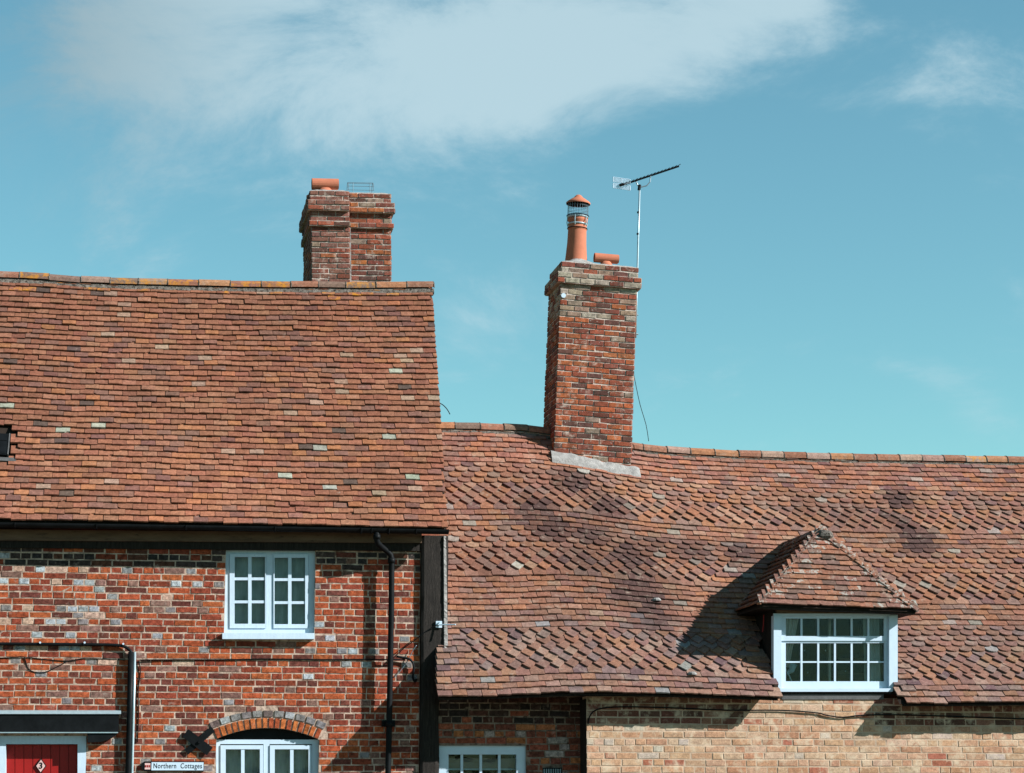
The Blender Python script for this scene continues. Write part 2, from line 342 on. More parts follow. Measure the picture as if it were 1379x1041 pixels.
class Slope:
    """a sagging roof slope between a ridge line and an eaves line"""
    def __init__(s, ridge_px, eave_px, Ye, pitch, refx, seed, amp=0.02, lip=9.0):
        s.Ye = Ye; s.seed = seed; s.amp = amp
        ze = P(refx, interp(eave_px, refx), Ye).z; yr = interp(ridge_px, refx) + lip
        lo, hi = Ye + 0.5, Ye + 6
        for _ in range(50):
            m = (lo + hi) / 2; z = P(refx, yr, m).z
            if (z - ze) / (m - Ye) > math.tan(pitch): lo = m
            else: hi = m
        s.Yr = lo
        s.rt = [(P(x, y + lip, s.Yr).x, P(x, y + lip, s.Yr).z) for x, y in ridge_px]
        s.et = [(P(x, y, Ye).x, P(x, y, Ye).z) for x, y in eave_px]
        def smooth(tab, w=.38):
            xs = np.arange(tab[0][0], tab[-1][0], .12); f = lambda x: np.interp(x, [t[0] for t in tab], [t[1] for t in tab])
            return xs, np.array([np.mean([f(x + d) for d in np.linspace(-w, w, 9)]) for x in xs])
        s.rx, s.rz = smooth(s.rt); s.ex, s.ez = smooth(s.et)
        s.len = math.hypot(s.Yr - Ye, s.ridge_z(2) - s.eave_z(2))
        s.n = Vector((0, -math.sin(pitch), math.cos(pitch)))
    def ridge_z(s, X): return float(np.interp(X, s.rx, s.rz))
    def eave_z(s, X): return float(np.interp(X, s.ex, s.ez))
    def at(s, X, v):
        zr = s.ridge_z(X); ze = s.eave_z(X)
        p = Vector((X, s.Yr + (s.Ye - s.Yr) * v, zr + (ze - zr) * v))
        fade = min(1, 6 * v, 6 * (1.02 - v))
        d = s.amp * vn(X * 0.75, v * 3.2, s.seed) + s.amp * 0.28 * vn(X * 2.1, v * 7.5, s.seed + 9) - 0.05 * math.sin(math.pi * v) * 0.6
        return p + s.n * d * max(0, fade)
    def frame(s, X, v, e=0.03):
        p = s.at(X, v); a = (s.at(X + .08, v) - s.at(X - .08, v)).normalized()
        u = (s.at(X, v - e) - s.at(X, v + e)); u = (u - a * u.dot(a)).normalized(); n = a.cross(u)
        return p, a, u, n
    def hit(s, px, py):
        lo, hi = -0.3, 1.1
        def g(v):
            Y = s.Yr + (s.Ye - s.Yr) * v; q = P(px, py, Y); return q.z - s.at(q.x, v).z
        for _ in range(60):
            m = (lo + hi) / 2
            if (g(lo) > 0) == (g(m) > 0): lo = m
            else: hi = m
        q = P(px, py, s.Yr + (s.Ye - s.Yr) * lo); return Vector((q.x, q.y, s.at(q.x, lo).z)), lo
def frame_mat(p, a, u, n, tilt, rz=0.0, roll=0.0, sx=1, sy=1, lift=0.0):
    m = Matrix((a, u, n)).transposed().to_4x4()
    m.translation = p + n * lift
    return m @ Matrix.Rotation(rz, 4, 'Z') @ Matrix.Rotation(-tilt, 4, 'X') @ Matrix.Rotation(roll, 4, 'Y') @ Matrix.Diagonal((sx, sy, 1, 1))

# ------------------------------------------------------------------ the two roof slopes
LEFT_RIDGE = [(-140, 360), (0, 363.5), (40, 364), (75, 368), (120, 371), (240, 374), (320, 376), (460, 377.5), (590, 377)]
LEFT_EAVE = [(-140, 697), (0, 700.5), (160, 703), (320, 706.5), (480, 709.5), (610, 712)]
RIGHT_RIDGE = [(540, 565), (596, 566), (660, 567), (731, 571), (790, 582), (850, 594.5), (910, 600), (1000, 604), (1150, 608.5), (1250, 610), (1379, 612), (1520, 613)]
RIGHT_EAVE = [(540, 940), (588, 939), (690, 937.5), (762, 933), (800, 932.5), (900, 935), (1000, 938), (1052, 940), (1212, 948), (1379, 946.5), (1520, 947)]
SL = Slope(LEFT_RIDGE, LEFT_EAVE, -0.30, rad(50), 300, 1.0, 0.022)
SR = Slope(RIGHT_RIDGE, RIGHT_EAVE, -0.60, rad(45), 1100, 5.0, 0.015)
X_LEFT = P(-95, 700, 0).x; X_RIGHT = P(1500, 620, SR.Yr).x
def left_verge(v): return P(582 + (603 - 582) * v, 378 + 333 * v, SL.Yr + (SL.Ye - SL.Yr) * v).x
XG = left_verge(1) - .03                                        # line of the gable between the cottages

left = thing('brick_cottage', 'red brick cottage with plain clay tiled roof, white casements and red door', 'cottage', (P(280, 1041, 0).x, 0, 0))
right = thing('tiled_cottage', 'lower cottage with patterned clay tile roof, dormer window and buff brick wall', 'cottage', (P(1000, 1041, 0).x, 0, 0))
def sub(name, mat4=None, parent=None):
    o = bpy.data.objects.new(name, None); col.objects.link(o); o.parent = parent
    if mat4 is not None: o.matrix_local = mat4
    return o
def adopt(o, parent):
    """parent without moving (everything is measured in world space)"""
    o.parent = parent; o.matrix_parent_inverse = PW[parent.name].inverted(); return o
PW = {left.name: Matrix.Translation(left.location), right.name: Matrix.Translation(right.location)}
def part(mb, name, mat, house, kind=None, smooth=False):
    o = mb.out(name, mat, None, kind, smooth); adopt(o, house); PW[o.name] = PW[house.name] if house.name in PW else Matrix.Identity(4)
    PW[o.name] = Matrix.Identity(4)   # part's own origin is the world origin
    return o

ALB = 0.63
def jit(c, r, s=0.12):
    k = r.uniform(1 - s, 1 + s) * ALB; return tuple(max(0.008, x * k * r.uniform(0.96, 1.04)) for x in c)
def pick(pal, r):
    t = r.random() * sum(w for w, _ in pal)
    for w, c in pal:
        t -= w
        if t <= 0: return jit(c, r)
    return jit(pal[-1][1], r)
PAL_L = [(34, (.278, .116, .070)), (26, (.240, .099, .063)), (20, (.300, .136, .084)), (10, (.215, .106, .078)), (7, (.335, .138, .070)), (4, (.185, .086, .068)), (1.4, (.110, .072, .060)), (1.6, (.32, .21, .15))]
PAL_R = [(30, (0.275, 0.130, 0.086)), (24, (0.242, 0.122, 0.091)), (16, (0.309, 0.142, 0.082)), (14, (0.228, 0.138, 0.111)), (8, (0.318, 0.180, 0.124)), (3, (0.162, 0.088, 0.081)), (1.2, (0.285, 0.240, 0.205))]
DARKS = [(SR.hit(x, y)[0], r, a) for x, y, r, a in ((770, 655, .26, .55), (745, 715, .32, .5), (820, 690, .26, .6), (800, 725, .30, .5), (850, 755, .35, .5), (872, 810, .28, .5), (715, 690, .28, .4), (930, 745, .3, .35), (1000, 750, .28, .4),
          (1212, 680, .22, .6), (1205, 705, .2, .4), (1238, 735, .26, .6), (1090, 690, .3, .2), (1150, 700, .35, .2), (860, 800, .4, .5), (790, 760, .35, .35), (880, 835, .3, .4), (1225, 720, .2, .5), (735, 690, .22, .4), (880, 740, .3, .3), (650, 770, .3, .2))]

def tile_roof(house, slope, N, xl, xr, kindfn, colfn, skip, name_roof, seed, tilt0=0.20):
    r = random.Random(seed); pcs = Pieces(); W = 0.1705
    g = slope.len / N
    for i in range(N):
        v = (i + 1) / N + 0.004
        x0, x1 = xl(v), xr(v)
        off = (0.5 if i % 2 else 0.0) * W + (r.uniform(-.012, .012))
        x = x0 - W * 0.5 + off
        n = 0
        while x < x1 + W * 0.49:
            wj = W * (1 + r.uniform(-.02, .02)); cx = x + wj / 2; x += wj; n += 1
            a, b = max(cx - wj / 2, x0), min(cx + wj / 2, x1)
            if b - a < 0.035: continue
            sx = (b - a) / wj * 1.0; cx = (a + b) / 2
            if skip(cx, v): continue
            kd = kindfn(cx, i, n, x0, x1)
            if sx < 0.8: kd = 'plain'
            p, aa, u, nn = slope.frame(cx, v)
            slip = r.gauss(0, 0.0048) if r.random() > .04 else r.uniform(-.02, .012)
            if kd != 'plain': slip *= 0.6; kl = .006
            else: kl = .003
            wav = 0.006 * vn(cx * 1.3, i * 0.45, seed)
            p = p + u * (slip + wav)
            tilt = tilt0 + r.gauss(0, 0.012); lift = 0.024 + kl + max(0, r.gauss(0.0005, 0.0025)) + (r.uniform(0, .008) if r.random() < .06 else 0)
            m = frame_mat(p, aa, u, nn, tilt, r.gauss(0, .014), r.gauss(0, .014), sx, 1, lift)
            if kd == 'plain': tpl = 'tile%d' % (r.randrange(8) if r.random() > .04 else 8 + r.randrange(2))
            elif kd == 'club': tpl = 'club%d' % r.randrange(5)
            else: tpl = 'arrow%d' % r.randrange(5)
            c, mkey = colfn(cx, v, i, p, r)
            pcs.add(tpl, m, c, mkey, sx * r.uniform(.97, 1.0))
    return pcs

def deck(slope, xl, xr, cut, house, name, edge=None):
    mb = MB(); nv = 30; xs = np.linspace(xl, xr, int((xr - xl) / .11))
    idx = {}
    def vid(i, j):
        if (i, j) not in idx:
            v = j / nv; X = xs[i] if not edge else xl + (xs[i] - xl) * (edge(v) - .012 - xl) / (xr - xl); idx[(i, j)] = len(mb.v); mb.v.append(tuple(slope.at(X, v) - slope.n * 0.012))
        return idx[(i, j)]
    for i in range(len(xs) - 1):
        for j in range(nv):
            X = (xs[i] + xs[i + 1]) / 2; v = (j + .5) / nv
            if cut(X, v): continue
            mb.f.append((vid(i, j), vid(i, j + 1), vid(i + 1, j + 1), vid(i + 1, j)))
    return part(mb, name, M['deck'], house)

# ---------- left roof
def col_left(cx, v, i, p, r):
    if i <= 2 and r.random() < (0.38, 0.26, .08)[i]: return pick(PAL_L, r), 'tile_y'
    if i >= 3 and r.random() < 0.009: return jit((.31, .31, .25), r, .2), 'tile'
    c = pick(PAL_L, r)
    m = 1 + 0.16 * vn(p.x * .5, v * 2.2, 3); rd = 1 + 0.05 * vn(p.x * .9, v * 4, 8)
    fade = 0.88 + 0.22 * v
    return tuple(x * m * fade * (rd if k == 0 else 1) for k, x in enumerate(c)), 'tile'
light_c = P(6, 602, 0)
sk_p, sk_v = SL.hit(4, 606)
roofL = deck(SL, X_LEFT, XG, lambda X, v: False, left, 'roof', left_verge)
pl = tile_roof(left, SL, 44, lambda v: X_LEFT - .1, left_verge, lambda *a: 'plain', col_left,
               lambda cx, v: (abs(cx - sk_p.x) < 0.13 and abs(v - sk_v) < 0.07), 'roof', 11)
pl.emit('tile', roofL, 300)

# ---------- right roof
FLp, FRp = (1022, 814), (1236, 822)
YD = -0.57
D_FL = P(*FLp, YD); D_FR = P(*FRp, YD); D_A = P(1106, 716, 0.05)
WIN_L = P(1042, 870, -.37).x; WIN_R = P(1209, 870, -.37).x
CUT_L = P(1050, 930, -.55).x; CUT_R = P(1211, 945, -.55).x
zE = D_FL.z
def slope_v_at_z(X, z):
    zr = SR.ridge_z(X); ze = SR.eave_z(X); return (z - zr) / (ze - zr)
vEave = slope_v_at_z(D_FL.x, zE)
D_RB = SR.at(D_A.x, slope_v_at_z(D_A.x, D_A.z)); D_Av = slope_v_at_z(D_A.x, D_A.z)
D_BL = SR.at(D_FL.x + .02, vEave); D_BR = SR.at(D_FR.x - .02, slope_v_at_z(D_FR.x, D_FR.z))
def in_dormer(X, v, mg=0.0):
    # under the dormer roof (between the two valleys) or where the window stands
    if v < D_Av: return False
    if v < vEave:
        t = (v - D_Av) / (vEave - D_Av)
        if t < .04: return False
        return D_A.x + (D_FL.x - D_A.x) * t + .10 + mg < X < D_A.x + (D_FR.x - D_A.x) * t - .10 - mg
    # below the eaves the cheeks stand on the roof; towards the wall head the roof stops each side
    s = min(1, max(0, (v - 0.9) / 0.1))
    return WIN_L + (CUT_L - WIN_L) * s + mg < X < WIN_R + (CUT_R - WIN_R) * s - mg
PATT_L = 'P' * 7 + 'C' * 4 + 'A' * 4 + 'P' * 4 + 'C' * 4 + 'A' * 4 + 'P' * 10 + 'A' * 7 + 'P' * 4
PATT_R = 'P' * 7 + 'C' * 4 + 'A' * 4 + 'P' * 4 + 'C' * 5 + 'A' * 5 + 'P' * 5 + 'C' * 5 + 'A' * 5 + 'P' * 4
def kind_right(cx, i, n, x0, x1):
    v = (i + 1) / 48
    if cx - XG < 0.30 + (i % 3) * 0.03: return 'plain'
    if v > D_Av + .02:
        t = min(1, (v - D_Av) / (vEave - D_Av))
        lx = D_A.x + (D_FL.x - D_A.x) * t
        if v <= vEave and lx - 0.55 < cx < lx + .2: return 'plain'
        if v > vEave and i > 37 and WIN_L - .28 < cx < WIN_L: return 'plain'
        if v > vEave and WIN_R < cx < WIN_R + .22: return 'plain'
    pt = (PATT_L if cx < D_A.x else PATT_R)[min(i, 47)]
    return {'P': 'plain', 'C': 'club', 'A': 'arrow'}[pt]
def col_right(cx, v, i, p, r):
    c = pick(PAL_R, r)
    if i < 1 and r.random() < .5: return jit((.30, .22, .17), r), 'tile_p'
    d = 0
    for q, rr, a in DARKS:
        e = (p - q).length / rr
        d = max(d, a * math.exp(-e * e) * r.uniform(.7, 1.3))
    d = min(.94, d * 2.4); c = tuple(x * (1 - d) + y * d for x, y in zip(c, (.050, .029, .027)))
    m = 1 + 0.22 * vn(p.x * .45, v * 2.0, 13)
    warm = (1.10 if v < .16 else 1.0); gr = 0.10 if (v > .72) else 0
    c = (c[0] * warm * (1 - gr), c[1], c[2] * (1 + gr * 1.2))
    if r.random() < 0.0025: return jit((.38, .35, .30), r), 'tile_p'
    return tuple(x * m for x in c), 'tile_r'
def right_left(v):
    Y = SR.Yr + (SR.Ye - SR.Yr) * v
    if Y < -0.03: return P(588.5, 910, Y).x
    return XG - 0.10
C2F, C2v = SR.hit(797, 624)                                   # foot of the chimney's front
C2x0 = P(744.5, 610, C2F.y).x; C2x1 = P(849.0, 612, C2F.y).x
def skip_right(cx, v):
    if in_dormer(cx, v, 0.0): return True
    Y = SR.Yr + (SR.Ye - SR.Yr) * v
    return C2x0 + .03 < cx < C2x1 - .05 and Y > C2F.y + 0.08
roofR = deck(SR, XG - 0.05, X_RIGHT - .02, lambda X, v: in_dormer(X, v, 0.03) and SR.Yr + (SR.Ye - SR.Yr) * v < 1.3, right, 'roof')
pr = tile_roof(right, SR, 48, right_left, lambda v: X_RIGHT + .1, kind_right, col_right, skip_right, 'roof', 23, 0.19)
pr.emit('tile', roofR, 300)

# ---------- ridges
def ridge_line(slope, xl, xr, L, parent, seed, gap=None, lich=0.35, r0=0.100):
    r = random.Random(seed); x = xl; nm = 0
    tiles = []
    while x < xr - .05:
        l = min(L * r.uniform(.93, 1.07), xr - x); xa, xb = x, x + l; x = xb
        if gap and gap[0] < (xa + xb) / 2 < gap[1]: continue
        za = slope.ridge_z(xa); zb = slope.ridge_z(xb)
        prof = []
        nseg = 8
        for ring in (1.0, 0.86):
            for k in range(nseg + 1):
                a = math.pi * (k / nseg); prof.append((-math.cos(a) * r0 * 1.22 * ring, math.sin(a) ** 0.8 * r0 * 1.0 * ring - .035))
        v = []; f = []
        dz = r.uniform(-.004, .006); dz2 = dz + r.uniform(-.005, .005)
        for xx, z, d in ((xa + .004, za, dz), (xb - .006, zb, dz2)):
            for (yy, zz) in prof: v.append((xx, slope.Yr + yy, z + zz + d))
        m = nseg + 1; K = 2 * m
        for k in range(nseg):
            f.append((k, k + 1, K + k + 1, K + k)); f.append((m + k + 1, m + k, K + m + k, K + m + k + 1))
        for e in (0, K):
            for k in range(nseg): f.append((e + k, e + m + k, e + m + k + 1, e + k + 1) if e == 0 else (e + k, e + k + 1, e + m + k + 1, e + m + k))
        f.append((0, K, K + m, m)); f.append((m - 1, 2 * m - 1, K + 2 * m - 1, K + m - 1))
        matk = 'tile_y' if r.random() < lich else 'tile_r'
        o = mk('ridge_tile', v, f, M[matk], None); o.color = (*pick([(3, (.30, .14, .09)), (2, (.40, .19, .10)), (2, (.22, .14, .11)), (1, (.34, .22, .17))], r), 1)
        ca = o.data.color_attributes.new('tint', 'FLOAT_COLOR', 'POINT'); ca.data.foreach_set('color', [1.0] * (4 * len(v)))
        o.parent = parent
        tiles.append(xb)
    # bedding mortar, lumpy, along the foot of the ridge and in the joints
    mb = MB(); n = int((xr - xl) / .035)
    for side in (-1, 1):
        k0 = len(mb.v)
        for i in range(n + 1):
            xx = xl + (xr - xl) * i / n; z = slope.ridge_z(xx)
            b = 0.010 * vn(xx * 9, side, seed) + .006 * vn(xx * 31, side, seed)
            mb.v.append((xx, slope.Yr + side * (r0 * 1.02), z - .045 + b)); mb.v.append((xx, slope.Yr + side * (r0 * 1.22 + .008), z - .080 - .028 + b + .012 * vn(xx * 17, 4, seed))); mb.v.append((xx, slope.Yr + side * (r0 * 1.1), z - .13))
        for i in range(n):
            if gap and gap[0] < xl + (xr - xl) * i / n < gap[1]: continue
            a = k0 + i * 3
            for q in (0, 1): mb.f.append((a + q, a + q + 1, a + q + 4, a + q + 3) if side < 0 else (a + q + 3, a + q + 4, a + q + 1, a + q))
    for xb in tiles:
        z = slope.ridge_z(xb); pts = [(xb, slope.Yr - math.cos(a) * r0 * 1.24, z + math.sin(a) ** .8 * r0 * 1.02 - .037) for a in [math.pi * k / 8 for k in range(9)]]
        mb.tube(pts, .0075, 5)
    part_o = mk('ridge_mortar', mb.v, mb.f, M['bedding'], parent)
XLr = P(582, 378, SL.Yr).x
ridge_line(SL, X_LEFT, XLr + .01, .385, roofL, 5, None, .33)
C2xr = P(852, 600, SR.Yr).x; C2xl = P(735, 572, SR.Yr).x
ridge_line(SR, XG - .10, X_RIGHT, .325, roofR, 6, (C2xl + .12, C2xr - .1), .10)

# roof backs and hidden walls close each cottage
def body(slope, xl, xr, house, front_segments, zw):
    mb = MB(); nx = 40
    for i in range(nx):
        xa = xl + (xr - xl) * i / nx; xb = xl + (xr - xl) * (i + 1) / nx
        ra, rb = slope.ridge_z(xa), slope.ridge_z(xb)
        ye = 2 * slope.Yr - slope.Ye
        mb.hexa([(xa, slope.Yr + .02, ra - .05), (xb, slope.Yr + .02, rb - .05), (xb, slope.Yr + .02, rb - .02), (xa, slope.Yr + .02, ra - .02),
                 (xa, ye, zw - .03), (xb, ye, zw - .03), (xb, ye, zw), (xa, ye, zw)])
    part(mb, 'rear_roof_slope', M['backroof'], house)
    ye = 2 * slope.Yr - slope.Ye - .3
    w = MB(); w.box(xl + .02, xr - .02, ye - .2, ye, 0, zw + .1)
    part(w, 'rear_wall', M['rearwall'], house)
    for x0, x1, yf in front_segments:
        g = MB(); zr = slope.ridge_z((x0 + x1) / 2) - .12; zf = slope.eave_z((x0 + x1) / 2)
        zf2 = zf + (yf - slope.Ye) * (zr - zf) / (slope.Yr - slope.Ye) - .06
        prof = [(yf, 0), (ye, 0), (ye, zw), (slope.Yr, zr), (yf, zf2)]
        n = len(prof)
        g.add([(x0, y, z) for y, z in prof] + [(x1, y, z) for y, z in prof], [tuple(range(n)), tuple(range(2 * n - 1, n - 1, -1))] + [(i, i + n, (i + 1) % n + n, (i + 1) % n) for i in range(n)])
        part(g, 'gable_wall', M['rearwall'], house)
zwL = SL.eave_z(0) ; zwR = SR.eave_z(5)
body(SL, X_LEFT, XG - .02, left, [(X_LEFT + .02, X_LEFT + .25, .05), (XG - .27, XG - .02, .03)], zwL)
body(SR, XG, X_RIGHT, right, [(X_RIGHT - .25, X_RIGHT - .02, -.30)], zwR)

# ------------------------------------------------------------------ walls
def lay_wall(house, name, x0, x1, z0, z1, Y, openings, palfn, brickmat, mortarmat, course, seed, wavy=0.004, arch=None, bond='english', limit=300, sl=0.2275, ss=1.0, topfn=None):
    r = random.Random(seed)
    # mortar body with the openings left out
    xs = sorted(set([x0, x1] + [o[0] for o in openings] + [o[1] for o in openings]))
    zs = sorted(set([z0, z1] + [o[2] for o in openings] + [o[3] for o in openings]))
    xs = [x for x in xs if x0 <= x <= x1]; zs = [z for z in zs if z0 <= z <= z1]
    mb = MB()
    for a, b in zip(xs, xs[1:]):
        for c, d in zip(zs, zs[1:]):
            cx, cz = (a + b) / 2, (c + d) / 2
            if any(o[0] < cx < o[1] and o[2] < cz < o[3] for o in openings): continue
            mb.box(a, b, Y, Y + .22, c, d)
    if arch:
        ax, az, ri, zt = arch   # centre, inner radius, top of the rectangular hole
        for o in openings:
            if o[0] < ax < o[1] and abs(o[3] - zt) < 1e-6:
                n = 30
                for i in range(n):
                    a = o[0] + (o[1] - o[0]) * i / n; b = o[0] + (o[1] - o[0]) * (i + 1) / n
                    za = az + math.sqrt(max(0, ri * ri - (a - ax) ** 2)); zb = az + math.sqrt(max(0, ri * ri - (b - ax) ** 2))
                    mb.hexa([(a, Y, za), (b, Y, zb), (b, Y, zt), (a, Y, zt), (a, Y + .22, za), (b, Y + .22, zb), (b, Y + .22, zt), (a, Y + .22, zt)])
    w = part(mb, name, mortarmat, house)
    pcs = Pieces(); k = 0; z = z0
    while z < z1 - course * .4:
        zc = z + course / 2; row = k; k += 1; z += course
        x = x0 - r.uniform(0, .2)
        hdr = (row % 2 == 1)
        joint = .0125
        while x < x1:
            if bond == 'english': h = hdr if r.random() > .10 else not hdr
            elif bond == 'flemish': h = (r.random() < .38)
            else: h = r.random() < .15
            bw = (0.109 if h else sl) * r.uniform(.96, 1.05) * ss
            a, b = x, x + bw; x = b + joint * r.uniform(.6, 1.5)
            a, b = max(a, x0 + .002), min(b, x1 - .002)
            segs = [(a, b)]
            ops = [o for o in openings if o[2] - .02 < zc < o[3] + .02]
            if arch and az + ri * .905 - .02 < zc < az + ARCH_RO + .02:
                h_ = min(.675, math.sqrt(max(0, (ARCH_RO - .005) ** 2 - (zc - .01 - az) ** 2)))
                ops.append((ax - h_, ax + h_, 0, 0))
            for o in ops:
                if True:
                    ns = []
                    for (c, d) in segs:
                        if d <= o[0] or c >= o[1]: ns.append((c, d))
                        else:
                            if c < o[0]: ns.append((c, o[0] - .003))
                            if d > o[1]: ns.append((o[1] + .003, d))
                    segs = ns
            for (c, d) in segs:
                if d - c < .03: continue
                cx = (c + d) / 2; bw2 = d - c
                zz = zc + wavy * vn(cx * .8, row * .3, seed) * 2.6 + r.gauss(0, .0012)
                if topfn and zz + .035 > topfn(cx): continue
                nm = 'header' if bw2 < .15 else 'stretcher'; base = 0.109 if nm == 'header' else 0.2275
                m = Matrix.Translation((cx, Y + r.uniform(-.002, .003), zz)) @ Matrix.Rotation(r.gauss(0, .010), 4, 'Y') @ Matrix.Diagonal((bw2 / base, 1, (course - .0115) / .066 * r.uniform(.93, 1.03), 1))
                cc = palfn(cx, zz, h, r)
                pcs.add('%s%d' % (nm, r.randrange(6)), m, cc, brickmat, bw2 * 4)
    pcs.emit('brick', w, limit)
    return w
def px_z(px, py, Y=0): return P(px, py, Y).z
def px_x(px, py, Y=0): return P(px, py, Y).x
UW = (px_x(303, 800), px_x(424, 800), px_z(360, 860), px_z(360, 740))
LW = (px_x(291, 1015), px_x(429.5, 1015), px_z(360, 1165), px_z(360, 975))
DR = (px_x(-12, 1020), px_x(116, 1020), 0.05, px_z(60, 991))
ARX = (px_x(291, 990) + px_x(430, 990)) / 2; _crown = px_z(361, 980.5); ARI = 1.42; ARZ = _crown - ARI; ARCH_RO = ARI + .215; ARCH_HW = .68
LW = (LW[0], LW[1], LW[2], _crown + .01)
def pal_left(x, z, h, r):
    # greyer, patched brickwork in places
    g = vn(x * .9, z * 1.1, 2.0)
    px_cut = x
    if z > px_z(100, 761) and r.random() < (.85 if x < px_x(300, 800) else .5): return jit(r.choice([(.045, .038, .038), (.07, .05, .045), (.12, .05, .035)]), r, .2)  # dark-glazed top courses; their colour also carries the eaves shadow
    if h and r.random() < .045 + max(0, g) * .45 + (.16 if x < px_x(170, 830) and z > px_z(100, 880) else 0): return jit(r.choice([(.34, .36, .38), (.42, .45, .48), (.22, .20, .20), (.26, .25, .26)]), r, .15)
    if r.random() < .006 + (.10 if (x < px_x(170, 830) and z > px_z(100, 880)) else 0): return jit((.50, .33, .25), r)
    t = r.random()
    if t < .34: return jit((.35, .080, .034), r, .20)
    if t < .47: return jit((.42, .108, .042), r, .18)
    if t < .76: return jit((.25, .056, .032), r, .22)
    if t < .93: return jit((.15, .048, .036), r, .22)
    return jit((.23, .125, .10), r, .2)
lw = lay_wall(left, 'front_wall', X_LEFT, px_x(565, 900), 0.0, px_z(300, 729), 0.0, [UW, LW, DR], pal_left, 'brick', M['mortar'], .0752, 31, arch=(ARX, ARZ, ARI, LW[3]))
# arch over the lower window
arch_o = part(MB().tube([(ARX + math.sin(a) * (ARI + .115), .02, ARZ + math.cos(a) * (ARI + .115)) for a in np.linspace(-.43, .43, 24)], .012, 5), 'window_arch', M['mortar'], left)
def voussoirs(r0, r1, n, half, pal, seed, Yo):
    r = random.Random(seed)
    for i in range(n):
        a0 = -half + 2 * half * i / n + .0035; a1 = -half + 2 * half * (i + 1) / n - .0035
        v = []
        for rr_in, yy in ((0, -.006 + Yo), (0, .06)):
            e = .004 if yy < 0 else 0
            for (aa, rr) in ((a0 + e, r0 + e), (a1 - e, r0 + e), (a1 - e, r1 - e), (a0 + e, r1 - e)):
                v.append((ARX + math.sin(aa) * rr + r.uniform(-.001, .001), yy, ARZ + math.cos(aa) * rr))
        mb = MB().hexa(v); o = mb.out('brick', M['brick'], arch_o); o.color = (*pick(pal, r), 1)
        ca = o.data.color_attributes.new('tint', 'FLOAT_COLOR', 'POINT'); ca.data.foreach_set('color', [1.0] * 32)
voussoirs(ARI, ARI + .118, 18, .425, [(4, (.46, .135, .045)), (2, (.36, .085, .036))], 4, -.006)
voussoirs(ARI + .128, ARI + .205, 11, .435, [(3, (.34, .35, .37)), (3, (.22, .20, .20)), (1, (.16, .12, .11))], 5, -.006)

# red brick wall of the right cottage (set back) and the buff wall that stands forward
RW = (px_x(590, 1030), px_x(708.5, 1030), px_z(650, 1150), px_z(650, 1004))
YB = -0.35
def pal_red(x, z, h, r):
    t = r.random()
    if z > px_z(690, 976) and r.random() < .93: return jit(r.choice([(.035, .026, .024), (.055, .032, .027), (.10, .042, .032)]), r, .2)  # near-black top courses: deep eaves shade put into the brick colour
    if t < .06: return jit((.42, .33, .30), r)
    if t < .5: return jit((.30, .085, .05), r, .2)
    if t < .8: return jit((.20, .065, .045), r, .2)
    return jit((.40, .14, .06), r)
VENT = (px_x(731, 1037), px_x(757, 1037), px_z(745, 1060), px_z(745, 1034))
XB = px_x(790, 1000, YB)
lay_wall(right, 'set_back_wall', px_x(590, 1000), XB + .1, 0.0, px_z(690, 922), 0.0, [RW, VENT], pal_red, 'brick', M['mortar_shade'], .079, 41, limit=140)
def pal_buff(x, z, h, r):
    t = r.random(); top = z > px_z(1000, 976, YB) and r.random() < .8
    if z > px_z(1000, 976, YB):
        if x < px_x(1000, 970, YB) or x > px_x(1190, 970, YB): return jit(r.choice([(.24, .105, .075), (.19, .075, .055), (.28, .14, .095), (.12, .06, .045)]), r, .15)  # redder top courses, also darkened where the eaves shade them
    if t < .03: return jit((.38, .14, .09), r, .15)
    if t < .42: return jit((.55, .335, .212), r, .09)
    if t < .66: return jit((.52, .292, .180), r, .09)
    if t < .86: return jit((.55, .370, .255), r, .09)
    if t < .95: return jit((.47, .245, .150), r, .12)
    return jit((.54, .44, .36), r, .1)
WB = (WIN_L - .4, WIN_R + .5, 8, 9)
zB = px_z(1120, 940, YB)
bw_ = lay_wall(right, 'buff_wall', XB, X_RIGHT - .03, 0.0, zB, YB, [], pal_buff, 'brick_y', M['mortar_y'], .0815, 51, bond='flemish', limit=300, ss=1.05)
# return of the buff wall, made black to stand for its shaded side
rt = MB(); rt.box(XB - .004, XB + .2, YB + .005, -.002, 0, zB - .03); part(rt, 'shaded_return', M['blackwood'], right)
wp = MB()
wp.box(XB, WIN_L - .02, YB + .01, YB + .15, zB, zB + .13); wp.box(WIN_R + .05, X_RIGHT, YB + .01, YB + .15, zB, zB + .13)
part(wp, 'wall_plate', M['blackwood'], right)
# soffits: boards under the overhangs
def soffit(slope, xa, xb, yb, house, drop=.03):
    mb = MB(); n = max(2, int((xb - xa) / .4))
    for i in range(n):
        a = xa + (xb - xa) * i / n; b = xa + (xb - xa) * (i + 1) / n
        za, zb = slope.eave_z(a), slope.eave_z(b)
        run = yb - slope.Ye; rise = run * slope.n.y / -slope.n.z * -1 if False else run * math.tan(math.acos(slope.n.z))
        mb.hexa([(a, slope.Ye + .03, za - drop), (b, slope.Ye + .03, zb - drop), (b, slope.Ye + .03, zb - .004), (a, slope.Ye + .03, za - .004),
                 (a, yb, za + rise - drop), (b, yb, zb + rise - drop), (b, yb, zb + rise - .012), (a, yb, za + rise - .012)])
    part(mb, 'soffit_board', M['blackwood'], house)
soffit(SR, px_x(590, 938, -.6) + .01, CUT_L - .03, -.02, right); soffit(SR, CUT_R + .03, X_RIGHT, -.2, right)
soffit(SL, X_LEFT, px_x(602, 715, -.3), -.01, left)
